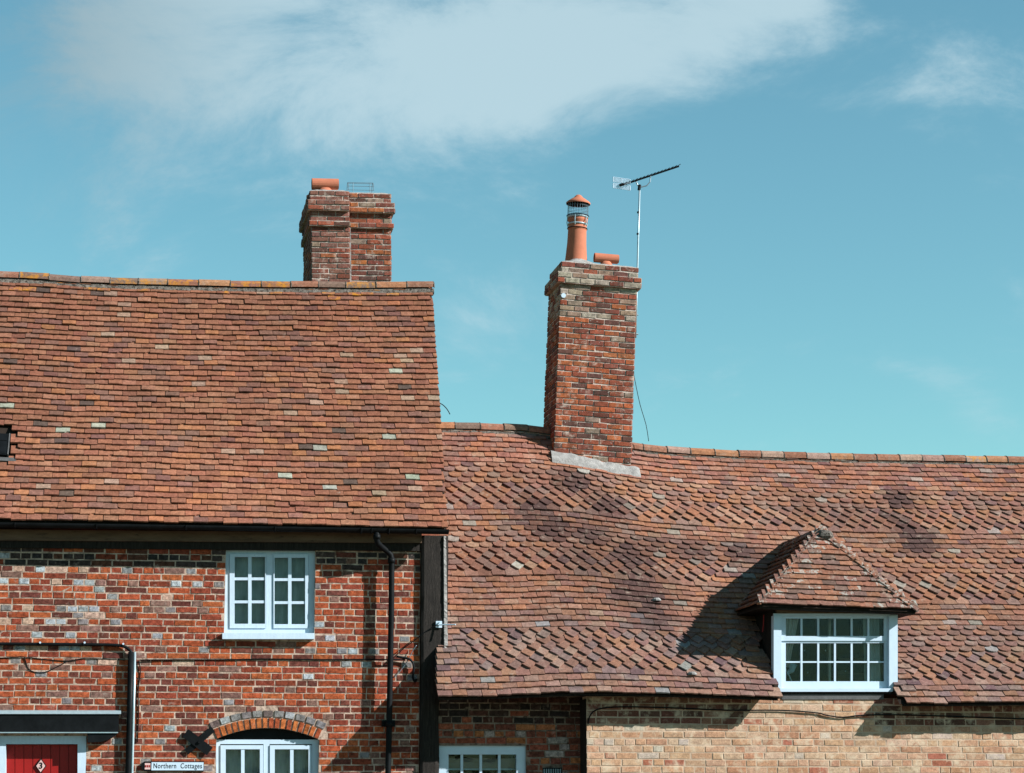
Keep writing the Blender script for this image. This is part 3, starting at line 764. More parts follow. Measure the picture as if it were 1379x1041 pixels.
# ------------------------------------------------------------------ left cottage: eaves, gutter, pipe, post
eb = MB().quad(-95, 716, 560, 728, -.03, .12)
e1 = MB()
e1.hexa([P(-95, 727, -.07), P(568, 731, -.07), P(568, 718, -.07), P(-95, 712, -.07)] + [p + Vector((0, .12, 0)) for p in (P(-95, 727, -.07), P(568, 731, -.07), P(568, 718, -.07), P(-95, 712, -.07))])
part(e1, 'eaves_board', M['wood'], left)
e2 = MB(); q = [P(-95, 737, -.035), P(568, 742, -.035), P(568, 730.5, -.035), P(-95, 726, -.035)]
e2.hexa(q + [p + Vector((0, .12, 0)) for p in q]); part(e2, 'eaves_beam', M['blackwood'], left)
# half-round gutter
def gutter(house, pts, rr):
    mb = MB(); n = 10; prev = None
    for i, (x, y, z) in enumerate(pts):
        for ring in (1.0, .86):
            for k in range(n + 1):
                a = math.pi + math.pi * k / n; mb.v.append((x, y + math.cos(a) * rr * ring, z + math.sin(a) * rr * 1.05 * ring))
    K = 2 * (n + 1)
    for i in range(len(pts) - 1):
        a = i * K
        for k in range(n):
            mb.f.append((a + k, a + k + 1, a + K + k + 1, a + K + k)); mb.f.append((a + n + 1 + k + 1, a + n + 1 + k, a + K + n + 1 + k, a + K + n + 2 + k))
        mb.f.append((a, a + K, a + K + n + 1, a + n + 1)); mb.f.append((a + n, a + 2 * n + 1, a + K + 2 * n + 1, a + K + n))
    for a in (0, (len(pts) - 1) * K): mb.f.append(tuple(a + k for k in range(n + 1)))
    return part(mb, 'gutter', M['black'], house, smooth=False)
def pw(px, py, Y): p = P(px, py, Y); return (p.x, p.y, p.z)
gut = gutter(left, [pw(-95, 702, -.285), pw(0, 704, -.285), pw(200, 707, -.285), pw(400, 710, -.285), pw(604, 713.5, -.285)], .052)
for px in (20, 130, 250, 370, 486, 500, 523, 560):
    y = 704 + 9.5 * px / 604
    b = MB(); c = P(px, y, -.285)
    b.tube([c + Vector((0, math.cos(a) * .056, math.sin(a) * .059)) for a in np.linspace(math.pi, 2 * math.pi, 9)], .0065 if px not in (486, 523) else .010, 5)
    o = b.out('gutter_bracket', M['black'], None); o.parent = gut
# downpipe with swan neck
dp = MB(); YP = -.125
pipe_pts = [P(507.5, 716, -.285), P(507.5, 727, -.275), P(508.5, 731, -.265), P(513, 736, -.22), P(521, 742, -.15), P(526, 747, -.13), P(527.5, 753, YP), P(527, 820, YP), P(525.5, 900, YP), P(523.5, 1000, YP), P(522.5, 1045, YP)]
lastp = Vector(pipe_pts[-1]); pipe_pts.append(Vector((lastp.x, YP, 0.15)))
dp.tube(pipe_pts, .034, 14); dpo = part(dp, 'downpipe', M['black'], left, smooth=True)
for a, b in ((1, 2), ):
    pass
for (px, py, Y, dz) in ((507.5, 723, -.28, .05), (527.3, 755, YP, .06), (524, 975, YP, .07)):
    c = P(px, py, Y); m = MB().tube([c + Vector((0, 0, dz / 2)), c - Vector((0, 0, dz / 2))], .043, 14); o = m.out('pipe_collar', M['black'], None, smooth=True); o.parent = dpo
for py in (972, 976):
    c = P(524, py, YP); m = MB().box(c.x - .075, c.x + .075, YP + .03, .005, c.z - .02, c.z + .02); o = m.out('pipe_bracket', M['black'], None); o.parent = dpo
# tarred corner post, with the pale mortar fillet against the neighbour's tiles
pm = MB(); rows = 26; Zs = np.linspace(0.02, px_z(585, 722), rows)
xa, xb = px_x(566, 900), px_x(602.5, 830)
for k, z in enumerate(Zs):
    w1 = .006 * vn(z * 2.2, 1, 1) + .004 * vn(z * 9, 1, 1); w2 = .010 * vn(z * 2.4, 5, 1) + .004 * vn(z * 11, 5, 1); w3 = .008 * vn(z * 3, 9, 1)
    xb = px_x(602.5, 830) if z > px_z(600, 893) else px_x(591, 930)
    pm.v += [(xa + w1, -.045 + w3, z), (xa + w1 + .03, -.06 + w3, z), (xb + w2 - .05, -.055 - w3, z), (xb + w2, -.03, z), (xb + w2, .12, z), (xa + w1, .12, z)]
for k in range(rows - 1):
    for j in range(6): a = k * 6 + j; b = k * 6 + (j + 1) % 6; pm.f.append((a, b, b + 6, a + 6))
pm.f.append(tuple((rows - 1) * 6 + j for j in range(6)))
post = part(pm, 'corner_post', M['blackwood'], left)
fm = MB(); n = 60
for i in range(n + 1):
    t = i / n; py = 722 + (880 - 722) * t; w = 2.4 + 2.2 * t + 1.2 * vn(py * .13, 3, 3)
    c = P(598.5 + 1.5 * t, py, -.055)
    s = (w + 1.5) / 115
    fm.v += [(c.x - s * .5, -.03, c.z), (c.x - s * .3, -.075 + .01 * vn(py * .2, 1, 1), c.z), (c.x + s * .5, -.07 + .012 * vn(py * .3, 8, 1), c.z), (c.x + s * .7, .02, c.z)]
for i in range(n):
    for j in range(3): a = i * 4 + j; fm.f.append((a, a + 1, a + 5, a + 4))
part(fm, 'verge_fillet', M['flaunch'], left)

# ------------------------------------------------------------------ windows
def bar(name, px0, py0, px1, py1, Y, dep, mat, parent):
    o = MB().quad(px0, py0, px1, py1, Y, dep).out(name, mat, None); o.parent = parent; return o
def room(house, x0, x1, y0, z0, z1, dep=.8):
    mb = MB().box(x0, x1, y0, y0 + dep, z0, z1); mb.f = mb.f[1:]; return part(mb, 'room_lining', M['dark'], house)
def curtain(parent, x0, x1, z0, z1, Y, mat, folds, amp=.02, x0b=None, x1b=None, name='curtain'):
    mb = MB(); n = max(12, folds * 6); m = 8
    for j in range(m + 1):
        t = j / m; a = x0 + ((x0b if x0b is not None else x0) - x0) * t; b = x1 + ((x1b if x1b is not None else x1) - x1) * t
        for i in range(n + 1):
            s = i / n; mb.v.append((a + (b - a) * s, Y + amp * math.sin(s * folds * 2 * math.pi + .7 * t), z1 + (z0 - z1) * t))
    for j in range(m):
        for i in range(n): a = j * (n + 1) + i; mb.f.append((a, a + n + 1, a + n + 2, a + 1))
    o = mb.out(name, mat, None, smooth=True); o.parent = parent; return o
def glazing(win, gx0, gy0, gx1, gy1, vb, hb, Y, mat, bw=2.3, tilt=0.0, dx=0):
    """panes one by one and the bars between them; everything in one opening"""
    xs = [gx0] + vb + [gx1]; ys = [gy0] + hb + [gy1]
    for x in vb: bar('glazing_bar', x - bw, gy0, x + bw, gy1, Y, .03, mat, win)
    for y in hb:
        for a, b in zip(xs, xs[1:]): bar('glazing_bar', a + (bw if a != gx0 else 0), y - bw * .8, b - (bw if b != gx1 else 0), y + bw * .8, Y + .002, .026, mat, win)
    for i in range(len(xs) - 1):
        for j in range(len(ys) - 1):
            o = MB().quad(xs[i] + (1 if i else -.5), ys[j] + (1 if j else -.5), xs[i + 1] - (1 if i < len(xs) - 2 else -.5), ys[j + 1] - (1 if j < len(ys) - 2 else -.5), Y + .018, .004).out('pane', M['glass'], None); o.parent = win
def casement(win, ox0, oy0, ox1, oy1, gx0, gy0, gx1, gy1, vb, hb, Y, mat):
    # sash frame as four rails
    m = MB(); m.quad(ox0, oy0, ox1, gy0, Y, .04); m.quad(ox0, gy1, ox1, oy1, Y, .04); m.quad(ox0, gy0, gx0, gy1, Y, .04); m.quad(gx1, gy0, ox1, gy1, Y, .04)
    o = m.out('casement', mat, None); o.parent = win
    glazing(win, gx0, gy0, gx1, gy1, vb, hb, Y + .006, mat)
# upper casement window
yw = 0.05
wu = part(MB().quad(302, 740, 425, 748, yw, .07).quad(301, 748, 309, 853, yw, .07).quad(415.5, 748, 424.5, 853, yw, .07).quad(358.5, 748, 368, 846, yw, .07).quad(309, 846, 415.5, 853, yw, .07), 'upper_window', M['white_w'], left)
wu['label'] = 'white two-casement upper window in full view'
casement(wu, 309.3, 746, 358.2, 846, 316, 750, 357, 840, [336.5], [779.5, 810.5], yw - .012, M['white_w'])
casement(wu, 368.3, 746, 415.3, 846, 369.8, 751, 411, 840.5, [390.3], [780.5, 811.5], yw - .012, M['white_w'])
sl_ = MB().quad(299.5, 852.5, 423.5, 860.5, -.085, .18); o = sl_.out('sill', M['white_w'], None); o.parent = wu
room(left, UW[0], UW[1], .13, UW[2], UW[3])
curtain(wu, UW[0] + .03, UW[1] - .03, UW[2] + .05, UW[3] - .03, .17, M['net'], 7, .012, name='net_curtain')
# lower casement window under the arch
yw = .065
wl = part(MB().quad(291, 996, 429.5, 1002, yw, .07).quad(291, 1002, 296.5, 1165, yw, .07).quad(420, 1002, 429.5, 1165, yw, .07).quad(355, 1002, 363, 1165, yw, .07), 'lower_window', M['white'], left)
wl['label'] = 'white casement window under the brick arch'
casement(wl, 297, 1003.5, 354.5, 1165, 304, 1009, 350, 1160, [327], [1055, 1105], yw - .012, M['white'])
casement(wl, 363.5, 1003.5, 419.5, 1165, 370, 1009, 415.6, 1160, [393], [1055, 1105], yw - .012, M['white'])
bar('head_strip', 291, 978, 429.5, 995.7, yw + .02, .05, M['black'], wl)  # black strip standing in for the shadow under the arch
room(left, LW[0], LW[1], .15, LW[2], px_z(360, 990))
curtain(wl, LW[0] + .02, LW[1] - .02, LW[2], px_z(360, 1000), .19, M['net'], 8, .012, name='net_curtain')
# window of the set-back wall
yw = .03
wr = part(MB().quad(590, 1004, 708.5, 1016, yw, .07).quad(590, 1016, 600.5, 1150, yw, .07).quad(695.5, 1016, 708.5, 1150, yw, .07), 'lower_window', M['white'], right)
wr['label'] = 'white sash window in the shaded red brick wall'
glazing(wr, 600.5, 1016, 695.5, 1150, [622, 647.5, 672.5], [1060, 1105], yw + .02, M['white'], bw=1.7)
bar('sash_edge', 600.5, 1016, 604, 1150, yw + .01, .03, M['white'], wr)
room(right, RW[0], RW[1], .12, RW[2], RW[3])
curtain(wr, RW[0] + .1, RW[1] - .1, px_z(650, 1035), px_z(650, 1021), .16, M['blind'], 2, .01, name='blind')
bar('blind_cord', 604, 1035, 695, 1037, .15, .01, M['white'], wr)
# air brick grille
vg = MB().quad(731, 1034, 757, 1060, -.01, .03)
vo = part(vg, 'air_vent', M['black'], right)
for k in range(8): bar('vent_bar', 732.2 + k * 3.1, 1035.5, 733.6 + k * 3.1, 1058, -.018, .01, M['wire'], vo)

# ------------------------------------------------------------------ door, hood
dj = MB().quad(-12, 991, 116, 1002, .0, .12).quad(104.5, 1002, 116, 1250, .0, .12).quad(-12, 1002, 8, 1250, .0, .12)
dfr = part(dj, 'door_frame', M['white_w'], left)
door = part(MB().quad(8, 1002, 104.5, 1250, .125, .04), 'door', M['red'], left)
for k in range(8):
    a = 8.5 + k * 12.05; o = bar('plank', a, 1003, a + 11.2, 1248, .108, .02, M['red'], door)
pc = P(55, 1031.5, .1)
def diamond(c, hw, hh, y, t, name, mat, parent):
    m = MB().hexa([(c.x, y, c.z - hh), (c.x + hw, y, c.z), (c.x, y, c.z + hh), (c.x - hw, y, c.z), (c.x, y + t, c.z - hh), (c.x + hw, y + t, c.z), (c.x, y + t, c.z + hh), (c.x - hw, y + t, c.z)])
    o = m.out(name, mat, None); o.parent = parent; return o
plq = diamond(pc, .063, .085, .092, .012, 'number_plaque', M['black'], door)
diamond(pc, .050, .070, .088, .004, 'plaque_face', M['pink'], door)
def text_mesh(s, size, loc, mat, name, parent, ext=.001, offset=0.0, spacing=1.0, squash=1.0):
    cu = bpy.data.curves.new('t', 'FONT'); cu.body = s; cu.size = size; cu.extrude = ext; cu.offset = offset; cu.space_character = spacing; cu.align_x = 'CENTER'; cu.align_y = 'CENTER'
    to = bpy.data.objects.new('t', cu); col.objects.link(to); bpy.context.view_layer.update()
    me = bpy.data.meshes.new_from_object(to.evaluated_get(bpy.context.evaluated_depsgraph_get())); bpy.data.objects.remove(to)
    me.materials.clear(); me.materials.append(mat); me.name = name
    o = bpy.data.objects.new(name, me); col.objects.link(o); o.parent = parent
    o.matrix_local = Matrix.Translation(loc) @ Matrix.Rotation(rad(90), 4, 'X') @ Matrix.Diagonal((squash, 1, 1, 1)); return o
text_mesh('3', .095, (pc.x, .086, pc.z), M['black'], 'numeral', door, offset=.002)
hd = part(MB().quad(-95, 962, 160, 986.5, -.10, .10), 'door_hood', M['black'], left)
q = [P(-95, 961.5, -.115), P(163, 961.5, -.115), P(163, 957.5, -.08), P(-95, 957, -.08)]
o = MB().hexa(q + [Vector((p.x, .0, p.z + (.012 if k > 1 else .004))) for k, p in enumerate(q)]).out('lead_capping', M['grey'], None); o.parent = hd
o = MB().quad(-95, 985.8, 159, 987.2, -.108, .02).out('drip_edge', M['grey'], None); o.parent = hd
br = MB(); prof = [P(118, 987.5, -.09), P(158, 987.5, -.09), P(155, 991, -.09), P(146, 996, -.09), P(136, 999, -.09), P(118, 1000, -.09)]
n = len(prof); br.add(prof + [Vector((p.x, -.002, p.z)) for p in prof], [tuple(range(n))[::-1], tuple(range(n, 2 * n))] + [(i, (i + 1) % n, (i + 1) % n + n, i + n) for i in range(n)])
o = br.out('hood_bracket', M['black'], None); o.parent = hd
# small rooflight at the photograph's left edge
def local_box(c, a, u, n, x0, x1, y0, y1, z0, z1):
    V = lambda x, y, z: c + a * x + u * y + n * z
    return MB().hexa([V(x0, y0, z0), V(x1, y0, z0), V(x1, y0, z1), V(x0, y0, z1), V(x0, y1, z0), V(x1, y1, z0), V(x1, y1, z1), V(x0, y1, z1)])
p_, a_, u_, n_ = SL.frame(sk_p.x, sk_v)
rl = part(local_box(p_, a_, u_, n_, -.13, .055, -.14, .24, -.01, .055), 'rooflight', M['black'], left)
for y0, y1, k, mm in ((-.12, .09, 1, 'glass'), (.11, .22, 1, 'glass')):
    o = local_box(p_, a_, u_, n_, -.11, .035, y0, y1, .056, .060).out('pane', M['black'], None); o.parent = rl
o = local_box(p_, a_, u_, n_, -.16, .16, -.225, -.165, .0, .035).out('apron', M['lead'], None); o.parent = rl
o = local_box(p_, a_, u_, n_, .055, .068, -.14, .24, .0, .064).out('frame_edge', M['lead'], None); o.parent = rl

# ------------------------------------------------------------------ chimneys
def brick_stack(chim, pw4, boxes, course, seed, pal, limit=300, sl=.205, matk='brick_c'):
    """boxes: (x0,x1,y0,y1,z0,z1) in the chimney's own frame, one or more courses each; bricks on all four faces"""
    r = random.Random(seed); core = MB(); pcs = Pieces(); row = 0
    for (x0, x1, y0, y1, z0, z1) in boxes:
        core.box(x0 + .004, x1 - .004, y0 + .004, y1 - .004, z0, z1)
        nrow = max(1, round((z1 - z0) / course)); ch = (z1 - z0) / nrow
        for i in range(nrow):
            zc = z0 + ch * (i + .5); row += 1
            for face in range(4):
                Lf = (x1 - x0) if face in (0, 2) else (y1 - y0)
                x = 0.0; first = True
                while x < Lf - .02:
                    if first and row % 2 == (face % 2): bw = sl / 2
                    else: bw = sl * r.uniform(.96, 1.04)
                    first = False
                    if Lf - (x + bw) < .06: bw = Lf - x
                    cx = x + bw / 2; w = bw - .012; x += bw
                    if face == 0: loc = (x0 + cx, y0, zc); rz = 0
                    elif face == 1: loc = (x1, y0 + cx, zc); rz = rad(90)
                    elif face == 2: loc = (x1 - cx, y1, zc); rz = rad(180)
                    else: loc = (x0, y1 - cx, zc); rz = rad(-90)
                    nm = 'header' if w < .15 else 'stretcher'; base = .109 if nm == 'header' else .2275
                    m = Matrix.Translation(loc) @ Matrix.Rotation(rz, 4, 'Z') @ Matrix.Translation((r.uniform(-.003, .003), r.uniform(-.006, .002), r.uniform(-.003, .003))) @ Matrix.Rotation(r.gauss(0, .014), 4, 'Y') @ Matrix.Rotation(r.gauss(0, .02), 4, 'Z') @ Matrix.Diagonal((w / base, .9, (ch - .012) / .066 * r.uniform(.90, 1.02), 1))
                    vis = 1 if face in (0, 3) else -1
                    pcs.add('%s%d' % (nm, r.randrange(6)), m, pal(loc, r), matk, vis * w * (.6 if face == 3 else 1))
    o = core.out('mortar_core', M['mortar_c'], chim)
    pcs.emit('brick', chim, limit, pw4)
def chim_obj(loc, ry, house, name):
    o = bpy.data.objects.new(name, None); col.objects.link(o); m = Matrix.Translation(loc) @ Matrix.Rotation(ry, 4, 'Y')
    o.parent = house; o.matrix_local = Matrix.Translation(-Vector(house.location)) @ m; return o, m
def pal_ch(loc, r):
    t = r.random()
    if t < .38: return jit((.30, .085, .050), r, .2)
    if t < .70: return jit((.21, .068, .048), r, .2)
    if t < .78: return jit((.38, .125, .055), r, .2)
    if t < .93: return jit((.14, .065, .052), r, .2)
    return jit((.28, .2, .15), r, .15)
# right chimney: front face on the slope, leaning to the right
H2 = P(797, 356, C2F.y).z - C2F.z
W2 = C2x1 - C2x0; D2 = .80
c2, m2 = chim_obj(Vector((C2x0, C2F.y, C2F.z - .12)), rad(2.5), right, 'chimney')
zt = H2 + .12 + .03; co = .0752
def pal_c2(loc, r):
    c = pal_ch(loc, r)
    if loc[2] > zt - 10 * co and r.random() < (.6 if loc[0] < W2 * .6 else .35): return jit(r.choice([(.36, .28, .21), (.33, .22, .16), (.40, .34, .27)]), r)
    if loc[2] < zt - 10 * co and r.random() < .25: return jit((.40, .115, .05), r)
    return c
brick_stack(c2, m2, [(0, W2, 0, D2, -.5, zt - 5 * co), (.0, W2 - .0, .0, D2, zt - 5 * co, zt - 4 * co), (-.050, W2 + .050, -.050, D2 + .045, zt - 4 * co, zt - 2 * co), (-.0, W2 + .012, .0, D2, zt - 2 * co, zt)], co, 61, pal_c2)
def lump(parent, x0, x1, y0, y1, z0, hts, mat, name, seed, inset=.0):
    """a hand-laid cement slope: grid with heights from hts(x, y)"""
    mb = MB(); nx, ny = 26, 20
    for j in range(ny + 1):
        for i in range(nx + 1):
            x = x0 + (x1 - x0) * i / nx; y = y0 + (y1 - y0) * j / ny
            e = min(i, nx - i, j, ny - j)
            z = z0 + hts(x, y) + .008 * vn(x * 14, y * 14, seed)
            if e == 0: z = z0 - .02
            mb.v.append((x, y, z))
    for j in range(ny):
        for i in range(nx): a = j * (nx + 1) + i; mb.f.append((a, a + 1, a + nx + 2, a + nx + 1))
    o = mb.out(name, mat, parent, smooth=False); return o
POT = (.285, .42)      # tall pot's centre on the stack top
def h2(x, y):
    d = math.hypot(x - POT[0], y - POT[1]); e = max(0, min(x, W2 - x, y + .0, D2 - y)) / .25
    return .02 + .10 * max(0, 1 - max(0, d - .13) / .24) * min(1, e + .1) + .012 * min(1, e)
lump(c2, .005, W2 - .005, .01, D2 - .01, zt, h2, M['flaunch'], 'flaunching', 2)
def lathe_part(name, prof, c, mat, parent, n=28, smooth=True):
    o = MB().lathe(c, prof, n).out(name, mat, parent, smooth=smooth); return o
pz = zt + .07; px_, py_ = POT; _before = set(bpy.data.objects.keys())
pot = lathe_part('chimney_pot', [(.155, 0), (.145, .10), (.131, .25), (.126, .40), (.126, .41), (.132, .415), (.132, .43), (.125, .44), (.122, .50), (.136, .515), (.136, .55), (.118, .55), (.10, .4)], (px_, py_, pz), M['terra'], c2)
for nm_, z_, r_, t_, mm in (('pot_clamp', .475, .127, .010, 'grey'), ('wire_band', .425, .136, .005, 'black'), ('cage_ring', .56, .140, .010, 'grey'), ('cage_ring', .575, .150, .006, 'black')):
    pts = [(px_ + r_ * math.cos(a), py_ + r_ * math.sin(a), pz + z_) for a in np.linspace(0, 2 * math.pi, 29)]
    MB().tube(pts, t_, 6, False).out(nm_, M[mm], c2)
for a in (-2.0, -.9, .3, 1.4, 2.6):
    MB().tube([(px_ + .138 * math.cos(a), py_ + .138 * math.sin(a), pz + .45), (px_ + .155 * math.cos(a), py_ + .155 * math.sin(a), pz + .50), (px_ + .146 * math.cos(a), py_ + .146 * math.sin(a), pz + .58)], .007, 5).out('clamp_strap', M['grey'], c2)
cg = MB()
for k in range(24):
    a = 2 * math.pi * k / 24; cg.tube([(px_ + .140 * math.cos(a), py_ + .140 * math.sin(a), pz + .565), (px_ + .140 * math.cos(a), py_ + .140 * math.sin(a), pz + .735)], .0022, 4, False)
for z_ in (.61, .65, .69): cg.tube([(px_ + .140 * math.cos(a), py_ + .140 * math.sin(a), pz + z_) for a in np.linspace(0, 2 * math.pi, 25)], .0018, 4, False)
cg.out('bird_cage', M['wire'], c2)
lathe_part('cowl_cap', [(.0, .715), (.165, .715), (.168, .73), (.15, .745), (.10, .775), (.062, .795), (.050, .81), (.03, .825), (.0, .828)][1:], (px_, py_, pz), M['terra'], c2)
lathe_part('cowl_underside', [(.155, .722), (.06, .76)], (px_, py_, pz), M['dark'], c2)
for _o in [o for o in bpy.data.objects if o.name not in _before]:      # the pot and its cowl are a fifth taller than first drawn
    for v_ in _o.data.vertices: v_.co.z = pz + (v_.co.z - pz) * 1.19
def half_round_hood(parent, cx, cy, z, L, rr, rot=0.0):
    """a half-round clay hood lying over a flue"""
    mb = MB(); n = 16; T = .016
    a0, a1 = rad(-62), rad(242)
    for xx in (-L / 2, L / 2):
        for ring in (rr, rr - T):
            for k in range(n + 1):
                a = a0 + (a1 - a0) * k / n; mb.v.append((cx + xx, cy + math.cos(a) * ring, z + rr + math.sin(a) * ring))
    m = n + 1; K = 2 * m
    for k in range(n):
        mb.f += [(k, K + k, K + k + 1, k + 1), (m + k, m + k + 1, K + m + k + 1, K + m + k), (k, k + 1, m + k + 1, m + k), (K + k, K + m + k, K + m + k + 1, K + k + 1)]
    mb.f += [(0, m, K + m, K), (n, K + n, K + m + n, m + n)]
    o = mb.out('flue_hood', M['terra'], parent, smooth=False)
    MB().lathe((cx, cy, z - .03), [(rr * 1.45, -.09), (rr * 1.40, .0), (rr * .95, .05)], 20).out('hood_collar', M['terra'], parent, smooth=True)
half_round_hood(c2, .69, .35, zt + .110, .335, .066)
# lead and mortar skirt where the stack meets the tiles
sk = MB(); n = 26
for i in range(n + 1):
    t = i / n; x = C2x0 - .03 + (W2 + .14) * t
    _, vv = SR.hit(744 + 112 * t, 614 + 16 * t); base = SR.at(x, vv)
    yy = C2F.y - .015
    s_ = SR.at(x, (SR.Yr - (yy)) / (SR.Yr - SR.Ye))
    up = Vector((x + .00, yy, s_.z + .10 + .03 * vn(x * 7, 1, 7) - .04 * t)); dn = SR.at(x, (SR.Yr - (yy - .085 - .03 * t)) / (SR.Yr - SR.Ye)) + SR.n * .034 + Vector((0, 0, .008 * vn(x * 9, 2, 5)))
    sk.v += [tuple(up + Vector((0, .02, .005))), tuple(up + Vector((0, -.022, -.01))), tuple((up + dn) / 2 + Vector((0, -.02, -.006))), tuple(dn), tuple(dn - SR.n * .03)]
for i in range(n):
    for j in range(4): a = i * 5 + j; sk.f.append((a, a + 1, a + 6, a + 5))
part(sk, 'chimney_skirt', M['flaunch'], right)
# a pale disc and pale streak on the corner of the stack
dc = c2; MB().tube([(.045, -.008, zt - 6.3 * co), (.045, -.025, zt - 6.3 * co)], .032, 16).out('wall_disc', M['white'], c2)

# left chimney: two stacks side by side behind the ridge, leaning to the left
YC1 = SL.Yr + .16
c1x0 = P(420.5, 378, YC1).x; c1x1 = P(529, 378, YC1).x; z1b = P(470, 378, YC1).z - .25
H1 = P(470, 259, YC1).z - z1b
c1, m1 = chim_obj(Vector((c1x0, YC1, z1b)), rad(-1.5), left, 'chimney')
W1 = c1x1 - c1x0; wl1 = W1 * .475; D1 = 1.20; co1 = .0700
zt1 = H1 + .0
def pal_c1(loc, r): 
    c = pal_ch(loc, r)
    if loc[0] > wl1 and r.random() < .12: c = jit((.42, .135, .05), r, .25)
    if loc[0] < wl1 and r.random() < .5: c = jit((.24, .105, .080), r, .15)
    return c
bx = []
for (xa_, xb_, y0_) in ((0, wl1, 0.0), (wl1 + .012, W1, .085)):
    eL = .035 if xa_ == 0 else 0; eR = .035 if xa_ > 0 else 0
    bx += [(xa_, xb_, y0_, D1, -.1, zt1 - 7 * co1), (xa_ - eL, xb_ + eR, y0_ - .05, D1 + .03, zt1 - 7 * co1, zt1 - 6 * co1), (xa_ - eL * .3, xb_ + eR * .3, y0_ - .008, D1, zt1 - 6 * co1, zt1 - 4 * co1),
           (xa_ - eL * 1.5, xb_ + eR * 1.5, y0_ - .07, D1 + .04, zt1 - 4 * co1, zt1 - 2 * co1), (xa_ - eL * .5, xb_ + eR * .2, y0_ - .012, D1, zt1 - 2 * co1, zt1)]
brick_stack(c1, m1, bx, co1, 71, pal_c1, 300, sl=.228)
jm = MB(); jm.box(wl1 - .004, wl1 + .020, .030, .10, -.1, zt1 - 7 * co1); jm.out('stack_joint', M['flaunch'], c1)
lump(c1, wl1 - .02, W1, .095, D1 - .02, zt1 - .004, lambda x, y: .02 + .03 * min(1, min(x - wl1 + .02, W1 - x, y - .09, D1 - y) / .15), M['flaunch'], 'flaunching', 9)
lump(c1, .0, wl1 + .01, .01, D1 - .01, zt1, lambda x, y: .02 + .03 * min(1, min(x, wl1 - x, y, D1 - y) / .15), M['flaunch'], 'flaunching', 8)
half_round_hood(c1, .22, .28, zt1 + .085, .36, .080)
MB().lathe((.16, .95, zt1), [(.12, 0), (.12, .14), (.135, .15), (.135, .18), (.1, .18)], 20).out('chimney_pot', M['terra'], c1, smooth=True)
# arched wire bird guard
wg = MB(); gx0_, gx1_, gy0_, gy1_ = .53, .87, .20, .42; gz = zt1 + .075
for k in range(9):
    x = gx0_ + (gx1_ - gx0_) * k / 8
    if k in (0, 8): wg.tube([(x, (gy0_ + gy1_) / 2 - math.cos(a) * .11, gz + math.sin(a) * .13) for a in np.linspace(0, math.pi, 11)], .0045, 5, False)
for a in np.linspace(0, math.pi, 8): wg.tube([(gx0_, (gy0_ + gy1_) / 2 - math.cos(a) * .11, gz + math.sin(a) * .13), (gx1_, (gy0_ + gy1_) / 2 - math.cos(a) * .11, gz + math.sin(a) * .13)], .0032, 4, False)
for x in (gx0_ + .06, gx1_ - .05): wg.tube([(x, gy0_, gz - .03), (x, gy0_, gz + .10)], .004, 4)
wg.out('wire_guard', M['wire'], c1)

# ------------------------------------------------------------------ dormer
YWN = -.37
def tri_slope(A, B, C, N, parent, seed, matfn, A1=None):
    A1 = A1 or A
    """tiles on the triangle with apex A over the eaves B-C"""
    r = random.Random(seed); pcs = Pieces(); W = .168
    a = (C - B).normalized(); mid = (B + C) / 2; u = ((A + A1) / 2 - mid); u = (u - a * u.dot(a)).normalized(); n = a.cross(u)
    if n.z < 0: n = -n
    for i in range(N):
        v = (i + 1) / N; l = A.lerp(B, v); rr_ = A1.lerp(C, v); Lw = (rr_ - l).length
        x = -r.uniform(0, .5) * W if i % 2 else -W * r.uniform(.3, .6)
        while x < Lw - .02:
            w = W * r.uniform(.94, 1.05); x0, x1 = max(0, x), min(Lw, x + w); x += w
            if x1 - x0 < .03: continue
            cx = (x0 + x1) / 2; p = l + a * cx + n * (.012 * vn(cx * 2 + seed, v * 4, 1)) + u * r.gauss(0, .003)
            mt, c = matfn(cx, Lw, v, r)
            m = frame_mat(p, a, u, n, .24 + r.gauss(0, .012), r.gauss(0, .012), 0, (x1 - x0) / .168, .78, .020)
            pcs.add('tile%d' % r.randrange(10), m, c, mt, (x1 - x0))
    return pcs, a, u, n
top = MB(); D_top = D_A + Vector((0, .05, .0))
df = MB()
inn = lambda p: p - Vector((0, 0, .02))
df.add([inn(D_A), inn(D_FL), inn(D_FR), inn(D_BL), inn(D_BR), inn(D_RB)], [(0, 1, 2), (0, 5, 3, 1), (0, 2, 4, 5)])
dorm = part(df, 'dormer_roof', M['deck'], right)
PAL_D = [(3, (.26, .115, .075)), (3, (.22, .115, .088)), (2, (.30, .14, .09)), (1.5, (.18, .11, .09))]
def dmat(cx, Lw, v, r):
    e = min(cx, Lw - cx)
    if e < .20 and r.random() < .5 or v < .15: return 'tile_p', pick(PAL_D, r)
    return ('tile_p' if r.random() < .16 else 'tile_r'), pick(PAL_D, r)
